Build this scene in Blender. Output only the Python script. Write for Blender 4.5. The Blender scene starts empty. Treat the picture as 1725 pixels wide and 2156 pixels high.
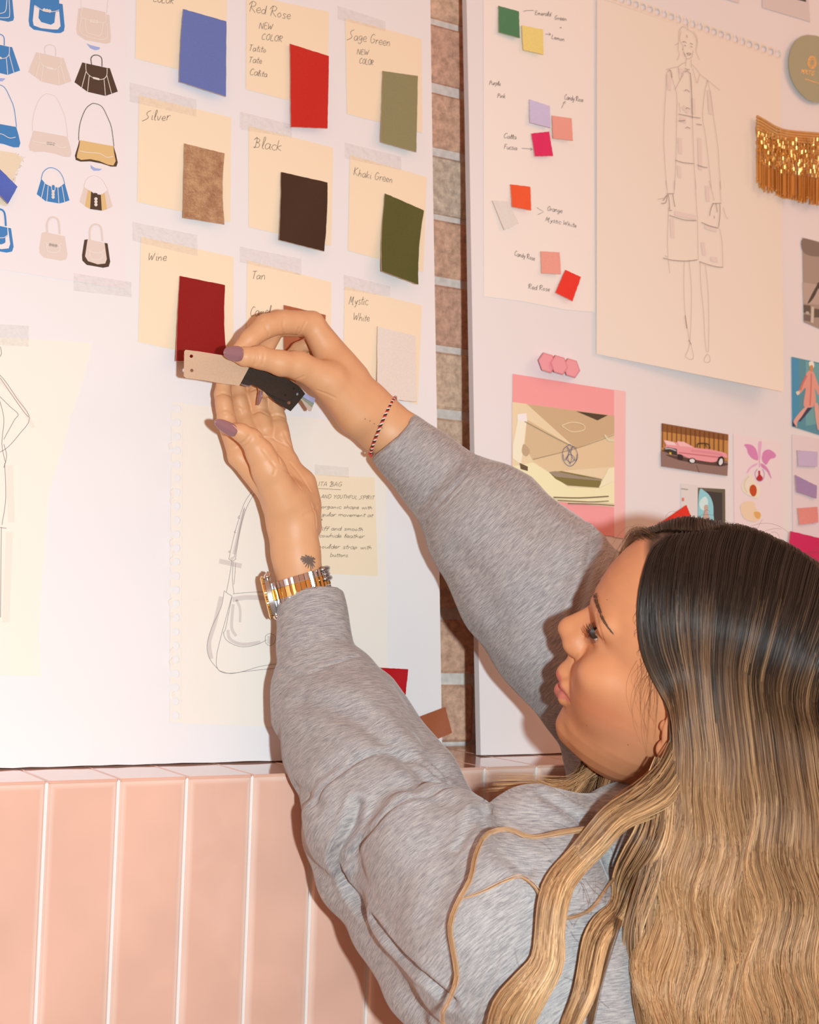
import bpy, math, random
import numpy as np
from mathutils import Vector, Matrix
random.seed(7); rng = np.random.default_rng(11)
SC = bpy.context.scene; COL = SC.collection
# ------------------------------------------------------------------ camera
H = 1.45
FPX, CX, CY = 3000.0, 862.5, 1078.0
YAW, PITCH, ROLL = .51685, .07215, .02988
FW = np.array([math.sin(YAW)*math.cos(PITCH), math.cos(YAW)*math.cos(PITCH), math.sin(PITCH)])
_r = np.cross(FW, [0, 0, 1]); _r /= np.linalg.norm(_r); _u = np.cross(_r, FW)
RT = _r*math.cos(ROLL)+_u*math.sin(ROLL); UP = -_r*math.sin(ROLL)+_u*math.cos(ROLL)
O = np.array([0, 0, H])
cam_d = bpy.data.cameras.new('camera'); cam = bpy.data.objects.new('camera', cam_d); COL.objects.link(cam)
M = Matrix.Identity(4)
for i in range(3):
    M[i][0], M[i][1], M[i][2], M[i][3] = RT[i], UP[i], -FW[i], O[i]
cam.matrix_world = M
cam_d.sensor_fit = 'HORIZONTAL'; cam_d.sensor_width = 36; cam_d.lens = 36*FPX/1725
cam_d.clip_start = .02; cam_d.clip_end = 50
cam_d.dof.use_dof = True; cam_d.dof.focus_distance = 1.24; cam_d.dof.aperture_fstop = 16
SC.camera = cam
# ------------------------------------------------------------------ light
w = bpy.data.worlds.new('room_light'); SC.world = w; w.use_nodes = True
w.node_tree.nodes['Background'].inputs[0].default_value = (.60, .29, .185, 1)
w.node_tree.nodes['Background'].inputs[1].default_value = 1.0
ld = bpy.data.lights.new('camera_flash', 'POINT'); ld.energy = 63; ld.color = (.78, .95, 1.0); ld.shadow_soft_size = .016
lo = bpy.data.objects.new('camera_flash', ld); COL.objects.link(lo)
lo.location = O+RT*.14-UP*.005+FW*-.02
la = bpy.data.lights.new('warm_fill_light', 'AREA'); la.shape = 'DISK'; la.size = .9; la.energy = 6; la.color = (1, .62, .42)  # added off-frame fill that warms the right board, no known lamp there
lao = bpy.data.objects.new('warm_fill_light', la); COL.objects.link(lao); lao.location = (2.3, .1, 2.75)
lao.rotation_euler = (Vector((1.35, 1.3, 1.9))-Vector(lao.location)).to_track_quat('-Z', 'Y').to_euler()
SC.view_settings.view_transform = 'Standard'; SC.view_settings.look = 'None'
SC.view_settings.exposure = 0; SC.view_settings.gamma = 1; SC.view_settings.use_curve_mapping = False
# ------------------------------------------------------------------ helpers
def ray(px, py): return FW+RT*(px-CX)/FPX-UP*(py-CY)/FPX
def CZ(px, py, Z): return O+ray(px, py)*Z
LEAN = .085
BN = np.array([0, 1, -LEAN]); BN /= np.linalg.norm(BN)
BP = np.array([0, 1.242, H-.1424]); BV = np.array([0, LEAN, 1]); BV /= np.linalg.norm(BV)
def PB(px, py, g=0.0):                 # point on the leaning boards' front plane, g metres towards the room
    d = ray(px, py); p0 = BP-BN*g
    return O+d*(((p0-O)@BN)/(d@BN))
def ZB(px, py): return ((BP-O)@BN)/(ray(px, py)@BN)
def lin(c): return tuple(((v/255)/12.92 if v/255 <= .04045 else ((v/255+.055)/1.055)**2.4) for v in c)
def alb(c, zone='L'):
    il = {'L': (1.10, 1.0, .97), 'R': (.97, .79, .70), 'N': (1.2, 1.1, 1.05), 'D': (1, 1, 1)}[zone]
    return tuple(min(.93, a/b) for a, b in zip(lin(c), il))
_mats = {}
def mat(name, col, rough=.6, metal=0, spec=.3, bump=0, bscale=200, zone=None, noise=0, coat=0, sss=0, sheen=0):
    if name in _mats: return _mats[name]
    m = bpy.data.materials.new(name); m.use_nodes = True; nt = m.node_tree; b = nt.nodes['Principled BSDF']
    if zone: col = alb(col, zone)
    b.inputs['Base Color'].default_value = (*col, 1); b.inputs['Roughness'].default_value = rough
    b.inputs['Metallic'].default_value = metal; b.inputs['Specular IOR Level'].default_value = spec
    b.inputs['Coat Weight'].default_value = coat
    if sheen: b.inputs['Sheen Weight'].default_value = sheen
    tc = nt.nodes.new('ShaderNodeTexCoord')
    if bump or noise:
        n = nt.nodes.new('ShaderNodeTexNoise'); n.inputs['Scale'].default_value = bscale; n.inputs['Detail'].default_value = 4
        nt.links.new(tc.outputs['Object'], n.inputs['Vector'])
    if bump:
        bp = nt.nodes.new('ShaderNodeBump'); bp.inputs['Strength'].default_value = bump; bp.inputs['Distance'].default_value = .001
        nt.links.new(n.outputs['Fac'], bp.inputs['Height']); nt.links.new(bp.outputs['Normal'], b.inputs['Normal'])
    if noise:
        r = nt.nodes.new('ShaderNodeMapRange'); r.inputs['From Min'].default_value = .3; r.inputs['From Max'].default_value = .7
        r.inputs['To Min'].default_value = 1-noise; r.inputs['To Max'].default_value = 1+noise
        mx = nt.nodes.new('ShaderNodeVectorMath'); mx.operation = 'SCALE'; mx.inputs[0].default_value = col
        nt.links.new(n.outputs['Fac'], r.inputs['Value']); nt.links.new(r.outputs[0], mx.inputs['Scale']); nt.links.new(mx.outputs[0], b.inputs['Base Color'])
    _mats[name] = m; return m
def vmat(name, rough=.5, spec=.4, bump=0, bscale=300, attr='Col', sss=0, coat=0, aniso=0):
    m = bpy.data.materials.new(name); m.use_nodes = True; nt = m.node_tree; b = nt.nodes['Principled BSDF']
    a = nt.nodes.new('ShaderNodeAttribute'); a.attribute_name = attr; nt.links.new(a.outputs['Color'], b.inputs['Base Color'])
    b.inputs['Roughness'].default_value = rough; b.inputs['Specular IOR Level'].default_value = spec; b.inputs['Coat Weight'].default_value = coat
    if sss:
        b.inputs['Subsurface Weight'].default_value = sss; b.inputs['Subsurface Radius'].default_value = (1, .35, .2); b.inputs['Subsurface Scale'].default_value = .004
    if bump:
        tc = nt.nodes.new('ShaderNodeTexCoord'); n = nt.nodes.new('ShaderNodeTexNoise'); n.inputs['Scale'].default_value = bscale; n.inputs['Detail'].default_value = 5
        nt.links.new(tc.outputs['Object'], n.inputs['Vector'])
        bp = nt.nodes.new('ShaderNodeBump'); bp.inputs['Strength'].default_value = bump; bp.inputs['Distance'].default_value = .001
        nt.links.new(n.outputs['Fac'], bp.inputs['Height']); nt.links.new(bp.outputs['Normal'], b.inputs['Normal'])
    return m
def link(name, me, m=None, parent=None):
    o = bpy.data.objects.new(name, me); COL.objects.link(o)
    if m is not None:
        for x in (m if isinstance(m, (list, tuple)) else [m]): me.materials.append(x)
    if parent is not None: o.parent = parent
    return o
def tag(o, label=None, cat=None, group=None, kind=None):
    if label: o['label'] = label
    if cat: o['category'] = cat
    if group: o['group'] = group
    if kind: o['kind'] = kind
    return o
class MB:                               # collects faces, several materials
    def __init__(s): s.v = []; s.f = []; s.mi = []; s.c = []
    def add(s, vs, fs, mi=0, col=None):
        k = len(s.v); s.v += [tuple(map(float, p)) for p in vs]; s.f += [tuple(i+k for i in f) for f in fs]; s.mi += [mi]*len(fs)
        s.c += [col or (1, 1, 1)]*len(vs)
    def box(s, a, b, mi=0, bev=0, col=None):
        x0, y0, z0 = a; x1, y1, z1 = b
        if bev:
            vs = []; fs = []
            import itertools
            idx = {}
            for (i, j, k) in itertools.product((0, 1), repeat=3):
                P = [(x0, x1)[i], (y0, y1)[j], (z0, z1)[k]]; sg = [(1, -1)[i], (1, -1)[j], (1, -1)[k]]
                for ax in range(3):
                    q = [P[t]+(0 if t == ax else sg[t]*bev) for t in range(3)]; idx[(i, j, k, ax)] = len(vs); vs.append(q)
            for ax in range(3):
                o1, o2 = [t for t in range(3) if t != ax]
                for sd in (0, 1):
                    c = []
                    for (p, q) in ((0, 0), (1, 0), (1, 1), (0, 1)):
                        key = [0, 0, 0]; key[ax] = sd; key[o1] = p; key[o2] = q; c.append(idx[(*key, ax)])
                    fs.append(c)
            for ax in range(3):
                o1, o2 = [t for t in range(3) if t != ax]
                for (p, q) in ((0, 0), (1, 0), (1, 1), (0, 1)):
                    k0 = [0, 0, 0]; k0[o1] = p; k0[o2] = q; k1 = list(k0); k1[ax] = 1
                    fs.append([idx[(*k0, o1)], idx[(*k1, o1)], idx[(*k1, o2)], idx[(*k0, o2)]])
            for (i, j, k) in itertools.product((0, 1), repeat=3): fs.append([idx[(i, j, k, t)] for t in range(3)])
            s.add(vs, fs, mi, col)
        else:
            vs = [(x, y, z) for x in (x0, x1) for y in (y0, y1) for z in (z0, z1)]
            s.add(vs, [(0, 1, 3, 2), (4, 6, 7, 5), (0, 4, 5, 1), (2, 3, 7, 6), (0, 2, 6, 4), (1, 5, 7, 3)], mi, col)
    def prism(s, top, bot, mi=0, side=None):     # top/bot lists of matching points
        n = len(top); s.add(list(top)+list(bot), [tuple(range(n)), tuple(range(2*n-1, n-1, -1))], mi)
        s.add(list(top)+list(bot), [(i, i+n, (i+1) % n+n, (i+1) % n) for i in range(n)], mi if side is None else side)
    def tube(s, pts, r, n=8, mi=0, caps=True):
        P = np.array(pts, float); m = len(P); R = np.broadcast_to(np.array(r, float), (m,))
        T = np.gradient(P, axis=0); T /= np.linalg.norm(T, axis=1)[:, None]+1e-12
        a = np.array([0, 0, 1.]) if abs(T[0][2]) < .9 else np.array([1., 0, 0])
        vs = []
        N = np.cross(T[0], a); N /= np.linalg.norm(N)
        for i in range(m):
            N = N-T[i]*(N@T[i]); N /= np.linalg.norm(N)+1e-12; B = np.cross(T[i], N)
            for k in range(n):
                t = 2*math.pi*k/n; vs.append(P[i]+R[i]*(N*math.cos(t)+B*math.sin(t)))
        fs = [(i*n+k, i*n+(k+1) % n, (i+1)*n+(k+1) % n, (i+1)*n+k) for i in range(m-1) for k in range(n)]
        if caps: fs += [tuple(range(n-1, -1, -1)), tuple((m-1)*n+k for k in range(n))]
        s.add(vs, fs, mi)
    def build(s, name, m, parent=None, smooth=False):
        me = bpy.data.meshes.new(name); me.from_pydata(s.v, [], s.f)
        if len(set(s.mi)) > 1 or any(s.mi): me.polygons.foreach_set('material_index', s.mi)
        if any(c != (1, 1, 1) for c in s.c):
            at = me.color_attributes.new('Col', 'FLOAT_COLOR', 'POINT'); at.data.foreach_set('color', [x for c in s.c for x in (*c, 1)])
        if smooth: me.polygons.foreach_set('use_smooth', [True]*len(s.f))
        me.update(); return link(name, me, m, parent)
def crom(pts, n=6, closed=False):
    P = [np.array(p, float) for p in pts]
    if len(P) < 3 and not closed: return P
    out = []; m = len(P); rngi = range(m if closed else m-1)
    for i in rngi:
        p0 = P[i-1] if (closed or i > 0) else P[0]; p1 = P[i]; p2 = P[(i+1) % m]; p3 = P[(i+2) % m] if (closed or i+2 < m) else P[-1]
        for k in range(n):
            t = k/n; out.append(.5*((2*p1)+(-p0+p2)*t+(2*p0-5*p1+4*p2-p3)*t*t+(-p0+3*p1-3*p2+p3)*t**3))
    if not closed: out.append(P[-1])
    return out
# flat work on the boards, given where it lies on the board's plane
def plate(mb, px, g, th=.0004, mi=0, side=None):
    mb.prism([PB(x, y, g+th) for x, y in px], [PB(x, y, g) for x, y in px], mi, side)
def sheet(name, px, g, m, th=.0004, parent=None):
    mb = MB(); plate(mb, px, g, th); return mb.build(name, m, parent)
def ribbon(mb, px, wd, g, mi=0):
    P = [PB(x, y, g) for x, y in px]; n = len(P)
    if n < 2: return
    vs = []
    for i in range(n):
        t = P[min(i+1, n-1)]-P[max(i-1, 0)]; t = t/(np.linalg.norm(t)+1e-12); s_ = np.cross(t, BN)
        vs += [P[i]+s_*wd/2, P[i]-s_*wd/2]
    mb.add(vs, [(2*i, 2*i+1, 2*i+3, 2*i+2) for i in range(n-1)], mi)
def disc(mb, cx, cy, r, g, mi=0, n=16, ry=None, th=.0003):
    plate(mb, [(cx+r*math.cos(2*math.pi*k/n), cy+(ry or r)*math.sin(2*math.pi*k/n)) for k in range(n)], g, th, mi)
# ------------------------------------------------------------------ the setting
TY = 1.153; LZ = H-.1424; BRY = 1.365; TX0 = .419*.78; TW = .0601
m_tile = bpy.data.materials.new('pink_glazed_tile'); m_tile.use_nodes = True
nt = m_tile.node_tree; b = nt.nodes['Principled BSDF']; b.inputs['Roughness'].default_value = .07; b.inputs['Specular IOR Level'].default_value = .6; b.inputs['Coat Weight'].default_value = .6; b.inputs['Coat Roughness'].default_value = .03
a = nt.nodes.new('ShaderNodeAttribute'); a.attribute_name = 'Col'; tc = nt.nodes.new('ShaderNodeTexCoord')
n = nt.nodes.new('ShaderNodeTexNoise'); n.inputs['Scale'].default_value = 14; nt.links.new(tc.outputs['Object'], n.inputs['Vector'])
r = nt.nodes.new('ShaderNodeMapRange'); r.inputs[1].default_value = .3; r.inputs[2].default_value = .7; r.inputs[3].default_value = .94; r.inputs[4].default_value = 1.06
v = nt.nodes.new('ShaderNodeVectorMath'); v.operation = 'SCALE'; nt.links.new(n.outputs['Fac'], r.inputs[0]); nt.links.new(r.outputs[0], v.inputs['Scale'])
nt.links.new(a.outputs['Color'], v.inputs[0]); nt.links.new(v.outputs[0], b.inputs['Base Color'])
bp = nt.nodes.new('ShaderNodeBump'); bp.inputs['Strength'].default_value = .12; bp.inputs['Distance'].default_value = .004; nt.links.new(n.outputs['Fac'], bp.inputs['Height']); nt.links.new(bp.outputs['Normal'], b.inputs['Normal'])
m_grout = mat('white_grout', (.82, .78, .76), .8)
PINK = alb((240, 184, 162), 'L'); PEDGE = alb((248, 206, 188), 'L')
mb = MB()
mb.box((TX0-TW*14, TY+.0030, 0), (TX0+TW*40, BRY, LZ-.0014), 1)
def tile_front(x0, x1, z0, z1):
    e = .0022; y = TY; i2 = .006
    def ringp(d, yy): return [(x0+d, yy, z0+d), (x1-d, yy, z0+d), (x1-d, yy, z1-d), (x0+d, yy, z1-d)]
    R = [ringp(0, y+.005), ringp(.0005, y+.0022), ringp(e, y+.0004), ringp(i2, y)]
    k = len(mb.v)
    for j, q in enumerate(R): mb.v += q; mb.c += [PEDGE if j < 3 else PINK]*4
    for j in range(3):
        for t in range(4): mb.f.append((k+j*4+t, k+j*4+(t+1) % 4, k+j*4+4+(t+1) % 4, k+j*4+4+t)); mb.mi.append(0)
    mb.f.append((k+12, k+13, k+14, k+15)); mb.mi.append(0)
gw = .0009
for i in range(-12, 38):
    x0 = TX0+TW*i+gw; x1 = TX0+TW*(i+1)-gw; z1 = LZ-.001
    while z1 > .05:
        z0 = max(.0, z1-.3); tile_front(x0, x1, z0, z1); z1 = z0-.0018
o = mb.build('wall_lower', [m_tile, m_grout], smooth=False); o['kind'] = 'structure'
mb = MB()
for i in range(-12, 38):
    x0 = TX0+TW*i+gw; x1 = TX0+TW*(i+1)-gw
    mb.box((x0, TY+.0005, LZ-.003), (x1, BRY, LZ), 0, .0011, PINK)
o = mb.build('trim_1', m_tile); o['kind'] = 'structure'
# brick wall
m_mortar = mat('pale_mortar', (.86, .76, .70), .95, noise=.12, bscale=150, bump=.4)
m_brick = bpy.data.materials.new('old_brick'); m_brick.use_nodes = True; nt = m_brick.node_tree; b = nt.nodes['Principled BSDF']; b.inputs['Roughness'].default_value = .9
a = nt.nodes.new('ShaderNodeAttribute'); a.attribute_name = 'Col'; tc = nt.nodes.new('ShaderNodeTexCoord')
n = nt.nodes.new('ShaderNodeTexNoise'); n.inputs['Scale'].default_value = 110; n.inputs['Detail'].default_value = 8; n.inputs['Roughness'].default_value = .7
nt.links.new(tc.outputs['Object'], n.inputs['Vector'])
cr = nt.nodes.new('ShaderNodeValToRGB'); cr.color_ramp.elements[0].position = .3; cr.color_ramp.elements[0].color = (.6, .55, .55, 1); cr.color_ramp.elements[1].position = .72; cr.color_ramp.elements[1].color = (1.35, 1.35, 1.35, 1)
v = nt.nodes.new('ShaderNodeVectorMath'); v.operation = 'MULTIPLY'; nt.links.new(n.outputs['Fac'], cr.inputs[0]); nt.links.new(cr.outputs[0], v.inputs[0]); nt.links.new(a.outputs['Color'], v.inputs[1]); nt.links.new(v.outputs[0], b.inputs['Base Color'])
bp = nt.nodes.new('ShaderNodeBump'); bp.inputs['Strength'].default_value = .35; bp.inputs['Distance'].default_value = .001; nt.links.new(n.outputs['Fac'], bp.inputs['Height']); nt.links.new(bp.outputs['Normal'], b.inputs['Normal'])
mb = MB(); X0, X1, Z1 = -.9, 3.3, 3.0
mb.box((X0, BRY+.004, 0), (X1, BRY+.1, Z1), 1)
bc = [(.84, .50, .34), (.88, .56, .38), (.80, .46, .32), (.88, .60, .42), (.78, .60, .46)]
z = LZ+.002; row = 0
while z < Z1-.08:
    x = X0+(.11 if row % 2 else 0)
    while x < X1-.22:
        c = random.choice(bc); q = [random.uniform(-.0025, .0025) for _ in range(4)]
        mb.box((x+q[0], BRY-.001+q[2], z+q[1]), (x+.212, BRY+.02, z+.064+q[3]), 0, .003, c); x += .222
    z += .0745; row += 1
o = mb.build('wall_back', [m_brick, m_mortar]); o['kind'] = 'structure'
mb = MB(); mb.box((-3, -3, -.05), (3.3, BRY+.1, 0)); o = mb.build('floor', mat('oak_floor', (.30, .2, .13), .5, noise=.2, bscale=6)); o['kind'] = 'structure'
# the two boards
m_board = mat('white_foam_board', (.84, .83, .845), .45, spec=.35)
m_bedge = mat('board_edge', (.84, .82, .83), .7)
def board(name, pL, pR, th, label):
    s0 = PB(*pL)[0]; s1 = PB(*pR)[0]; mb = MB()
    def q(x, t, g): return (np.array([x, 0, 0])+np.array([0, BP[1], BP[2]])+BV*t-BN*g)
    n = 40; rr = random.Random(3)
    # slightly battered outline
    xs = np.linspace(s0, s1, n); jit = [rr.uniform(-.0008, .0008) for _ in xs]
    top = [q(x, .001+abs(j), 0) for x, j in zip(xs, jit)]+[q(s1, .3, 0), q(s1-.0006, .6, 0), q(s1, 1.15, 0), q(s0, 1.15, 0), q(s0+.0006, .7, 0), q(s0-.0006, .3, 0)]
    bot = [p+BN*th for p in top]
    mb.prism(top, bot, 0, 1); o = mb.build(name, [m_board, m_bedge]); return tag(o, label, 'board', 'pin boards on the ledge')
board('pin_board', (-420, 1600), (931, 1560), .012, 'large white foam board on the left with the named colour cards, leaning on the ledge')
s_ = board('pin_board', (1012, 1560), (2150, 1600), .009, 'white foam board on the right, behind the woman, holding photos and gold fringe')
# ------------------------------------------------------------------ pen writing
G = {}
def gl(ch, w_, *st): G[ch] = (w_, st)
gl('a', 5, [(4, 4), (2, 5), (0, 3), (.5, .3), (2, 0), (3.6, 2), (4, 4.6), (4, 1), (5, 0)]); gl('b', 5, [(0, 9), (0, 0), (2, 0), (4, 2), (3, 4.5), (.5, 4)]); gl('c', 4, [(4, 4), (2, 5), (0, 2.5), (2, 0), (4, .7)])
gl('d', 5, [(4, 3.5), (2, 4.6), (0, 2.5), (1.5, 0), (3.7, 1.5), (4.3, 9), (4.2, 1), (5, 0)]); gl('e', 4.4, [(0, 2), (3.4, 2.8), (2.5, 5), (.4, 3.6), (.3, 1.2), (2, 0), (4, 1)]); gl('f', 3.5, [(4.5, 8.4), (2.8, 9), (1.6, 5), (1, -2)], [(0, 4.5), (4, 5)])
gl('g', 5, [(4, 4.4), (1.6, 5), (.2, 2.7), (2, .5), (4, 3.8), (3.4, -2), (1, -3), (0, -1.6)]); gl('h', 5, [(1, 9), (0, 0)], [(.2, 2), (2.4, 4.6), (3.5, 3), (3.6, 0)]); gl('i', 2, [(.6, 4.6), (.4, .6), (1.6, 0)], [(1, 6.6), (1.2, 7)])
gl('k', 4.6, [(.6, 9), (0, 0)], [(3.6, 4.8), (.4, 2.4), (4, 0)]); gl('l', 2.4, [(.4, 1), (2, 8), (1, 9), (.5, 4), (.8, .2), (2, 0)]); gl('m', 7, [(0, 4.6), (.2, 0)], [(.2, 2.6), (2, 4.8), (2.8, 3.6), (2.8, 0)], [(2.8, 2.6), (4.7, 4.8), (5.6, 3.4), (5.8, 0)])
gl('n', 4.8, [(0, 4.6), (.2, 0)], [(.2, 2.6), (2, 4.7), (3.2, 3.6), (3.6, 0)]); gl('o', 4.6, [(2, 4.8), (0, 2.6), (1.6, 0), (3.8, 2.2), (2.2, 4.9)]); gl('p', 4.8, [(.8, 5), (0, -3)], [(.6, 3.4), (2.6, 5), (4, 3), (2.2, .4), (.5, 1)])
gl('r', 3.4, [(.2, 4.8), (.2, 0)], [(.3, 2.6), (1.6, 4.5), (3.2, 4.6)]); gl('s', 3.8, [(3.4, 4.4), (1.4, 5), (.6, 3.6), (2.8, 1.6), (2, 0), (0, .5)]); gl('t', 3, [(1.8, 8), (1, 1), (2.4, 0)], [(0, 5), (3.4, 5.4)])
gl('u', 5, [(.2, 4.6), (.4, .8), (2, 0), (3.6, 2), (3.8, 4.6), (3.8, .4), (4.8, .2)]); gl('v', 4.4, [(0, 4.6), (1.6, 0), (3.6, 4.8)]); gl('w', 6, [(0, 4.6), (1.2, 0), (2.6, 3.6), (3.8, 0), (5.4, 4.8)]); gl('y', 4.6, [(0, 4.6), (1.8, .8), (3.8, 4.8), (1.6, -2.6), (0, -2.4)])
gl('z', 4, [(0, 4.6), (3.6, 4.6), (0, 0), (4, 0)]); gl('.', 2, [(0, 0), (.4, .4)]); gl('+', 4, [(0, 3), (3.6, 3)], [(1.8, 1.2), (1.8, 5)])
gl('A', 6, [(0, 0), (2.6, 9), (4.8, 0)], [(1, 3), (4.4, 3)]); gl('B', 6, [(-1, 7), (1.4, 9.6), (1, 0), (-.6, .4)], [(.4, 9), (4, 8), (3.4, 5.4), (1.2, 5), (4.6, 3.8), (4.2, .6), (.4, 0)]); gl('C', 6, [(5, 8), (3, 9.4), (.6, 6), (.4, 2), (2, 0), (5, 1)])
gl('D', 6, [(.4, 9), (.4, 0), (3, .4), (5, 4), (3.4, 8.6), (0, 9)]); gl('E', 5, [(4, 8.6), (.4, 8.6), (.2, 4.5), (.4, 0), (4.4, .3)], [(.3, 4.6), (3.4, 4.8)]); gl('F', 5, [(.4, 9), (.2, 0)], [(.2, 9), (4.4, 9)], [(.2, 5), (3.4, 5)])
gl('G', 6.4, [(5, 8), (2.8, 9.2), (.5, 5.6), (1, 1), (3, 0), (5, 2), (5.2, 4), (3, 4)]); gl('H', 6, [(.4, 9), (.2, 0)], [(4.6, 9), (4.4, 0)], [(.3, 4.6), (4.5, 4.6)]); gl('I', 2, [(.6, 9), (.6, 0)]); gl('K', 6, [(.6, 9), (0, 0)], [(4.6, 9), (.6, 4.4), (5, 0)])
gl('L', 5, [(.8, 9), (.2, 0), (4.4, .2)]); gl('M', 8, [(0, 0), (1.6, 9), (3, 2), (5.6, 9), (5.2, 0), (6.6, 0)]); gl('N', 6.4, [(0, 0), (.4, 9), (4.4, 0), (4.8, 9)]); gl('O', 6, [(3, 9), (.4, 6), (.6, 1.4), (3, 0), (5, 3), (4.6, 8), (2.6, 9.2)]); gl('P', 5.4, [(.6, 9), (0, -1)], [(-.6, 7), (2, 9.4), (4.6, 7.6), (3.4, 4.8), (.6, 4.4)])
gl('R', 6, [(1, 9), (0, 0)], [(-1.4, 6), (1, 9.4), (4.4, 8.4), (3.4, 5.4), (.6, 4.6), (5, 0)]); gl('S', 6, [(4.6, 9.4), (1.8, 8), (1, 5.6), (3, 3.2), (2, 1), (-2.4, -1.4)]); gl('T', 5.4, [(0, 8.6), (5, 9.2)], [(2.6, 9), (2, 0)]); gl('U', 6, [(.2, 9), (.4, 2), (2.2, 0), (4.4, 2), (4.6, 9)])
gl('W', 8, [(0, 9), (1, .4), (3.4, 6), (4.4, .4), (6.8, 9)]); gl('Y', 6, [(0, 9), (2.4, 4.6), (2, 0)], [(5, 9), (2.4, 4.6)])
m_pen = mat('brown_pen', (.17, .115, .08), .7); m_pencil = mat('soft_pencil', (.30, .26, .25), .8); m_wash = mat('grey_marker_wash', alb((226, 208, 200), 'L'), .8)
def write(mb, text, x, y, h, dx=(1, .15), slant=.12, wd=.00045, g=.0011, sx=1.0, mi=0):
    """text starts at photo point x, y on the board plane; h is the height of a capital."""
    k = h/9.; cx = 0; rr = random.Random(hash(text) % 1000 if False else len(text)*7+int(x))
    for ch in text:
        if ch == ' ': cx += 4; continue
        wdt, st = G[ch]; jy = rr.uniform(-.3, .3); js = rr.uniform(.9, 1.1)
        for s in st:
            P = [(cx+a*js+b_*slant*1.5, b_*js+jy) for a, b_ in s]; P = crom(P, 4) if len(P) > 2 else P
            ribbon(mb, [(x+k*(p[0]*sx*dx[0]), y+k*(p[0]*sx*dx[1]-p[1])) for p in P], wd, g, mi)
        cx += wdt+.5
# ------------------------------------------------------------------ things pinned to the boards
m_note = mat('cream_note_paper', alb((255, 227, 196), 'L'), .7, spec=.15)
m_tape = bpy.data.materials.new('clear_tape'); m_tape.use_nodes = True; nt = m_tape.node_tree; nt.nodes.remove(nt.nodes['Principled BSDF'])
tr = nt.nodes.new('ShaderNodeBsdfTransparent'); gs = nt.nodes.new('ShaderNodeBsdfPrincipled'); gs.inputs['Base Color'].default_value = (.86, .82, .80, 1); gs.inputs['Roughness'].default_value = .07; gs.inputs['Specular IOR Level'].default_value = .8
mx = nt.nodes.new('ShaderNodeMixShader'); mx.inputs[0].default_value = .075; nt.links.new(tr.outputs[0], mx.inputs[1]); nt.links.new(gs.outputs[0], mx.inputs[2]); nt.links.new(mx.outputs[0], nt.nodes['Material Output'].inputs[0])
tc = nt.nodes.new('ShaderNodeTexCoord'); n = nt.nodes.new('ShaderNodeTexNoise'); n.inputs['Scale'].default_value = 190; nt.links.new(tc.outputs['Object'], n.inputs['Vector'])
bp = nt.nodes.new('ShaderNodeBump'); bp.inputs['Strength'].default_value = 1; bp.inputs['Distance'].default_value = .010; nt.links.new(n.outputs['Fac'], bp.inputs['Height']); nt.links.new(bp.outputs[0], gs.inputs['Normal'])
def tape(parent, px, g=.0015): return sheet('tape_strip', px, g, m_tape, .00008, parent)
def note(px, label, words, tp=None, name='paper_note'):
    o = sheet(name, px, .0004, m_note, .0003); tag(o, label, 'paper note', 'cream notes on the left board')
    if words:
        mb = MB()
        for wv in words: write(mb, *wv[:4], **(wv[4] if len(wv) > 4 else {}))
        mb.build('handwriting', m_pen, o)
    if tp: tape(o, tp)
    return o
D1 = (1, .2)
note([(288, -60), (478, -12), (477, 172), (285, 123)], 'cream note under the cobalt blue swatch, cut by the top of the photo', [('COLOR', 322, 3, 13, dict(dx=(1, .12)))])
note([(519, -12), (693, 25), (690, 233), (518, 188)], 'cream note handwritten Red Rose, behind the bright red leather swatch', [('Red Rose', 526, 24, 20, dict(dx=D1, sx=.95)), ('NEW', 546, 60, 13, dict(dx=(1, .1))), ('COLOR', 551, 83, 13, dict(dx=(1, .12))), ('Tatito', 524, 107, 13, dict(dx=(1, .1))), ('Tate', 524, 131, 13, dict(dx=(1, .1))), ('Calita', 526, 157, 13, dict(dx=(1, .15)))])
note([(727, 38), (888, 82), (890, 280), (731, 240)], 'cream note handwritten Sage Green, at the top right of the left board', [('Sage Green', 735, 82, 19, dict(dx=(1, .18), sx=.8)), ('NEW', 752, 114, 11, dict(dx=(1, .1))), ('COLOR', 757, 133, 11, dict(dx=(1, .16), sx=.8))], [(711, 12), (812, 45), (812, 66), (711, 40)])
note([(293, 201), (487, 247), (485, 468), (289, 425)], 'cream note handwritten Silver, behind the crinkled metallic swatch', [('Silver', 305, 252, 19, dict(dx=(1, .04)))], [(273, 173), (414, 210), (414, 246), (273, 214)])
note([(524, 265), (702, 311), (698, 518), (524, 478)], 'cream note handwritten Black, behind the black leather swatch', [('Black', 535, 309, 22, dict(dx=(1, .16)))], [(505, 235), (615, 262), (615, 290), (505, 272)])
note([(737, 326), (899, 373), (892, 573), (733, 527)], 'cream note handwritten Khaki Green, behind the dark green swatch', [('Khaki Green', 745, 369, 16, dict(dx=(1, .2), sx=.85))], [(726, 300), (845, 330), (845, 358), (726, 333)])
note([(297, 498), (492, 541), (492, 764), (291, 720)], 'cream note handwritten Wine, behind the dark red swatch', [('Wine', 312, 548, 17, dict(dx=(1, .02)))], [(279, 467), (416, 495), (416, 540), (279, 507)])
note([(521, 548), (698, 594), (696, 800), (518, 755)], 'cream note handwritten Tan and Camel, above the pinching hand', [('Tan', 530, 587, 16, dict(dx=(1, .05))), ('Camel', 527, 666, 18, dict(dx=(1, -.08), sx=.8))], [(505, 519), (635, 545), (635, 580), (505, 552)])
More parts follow.
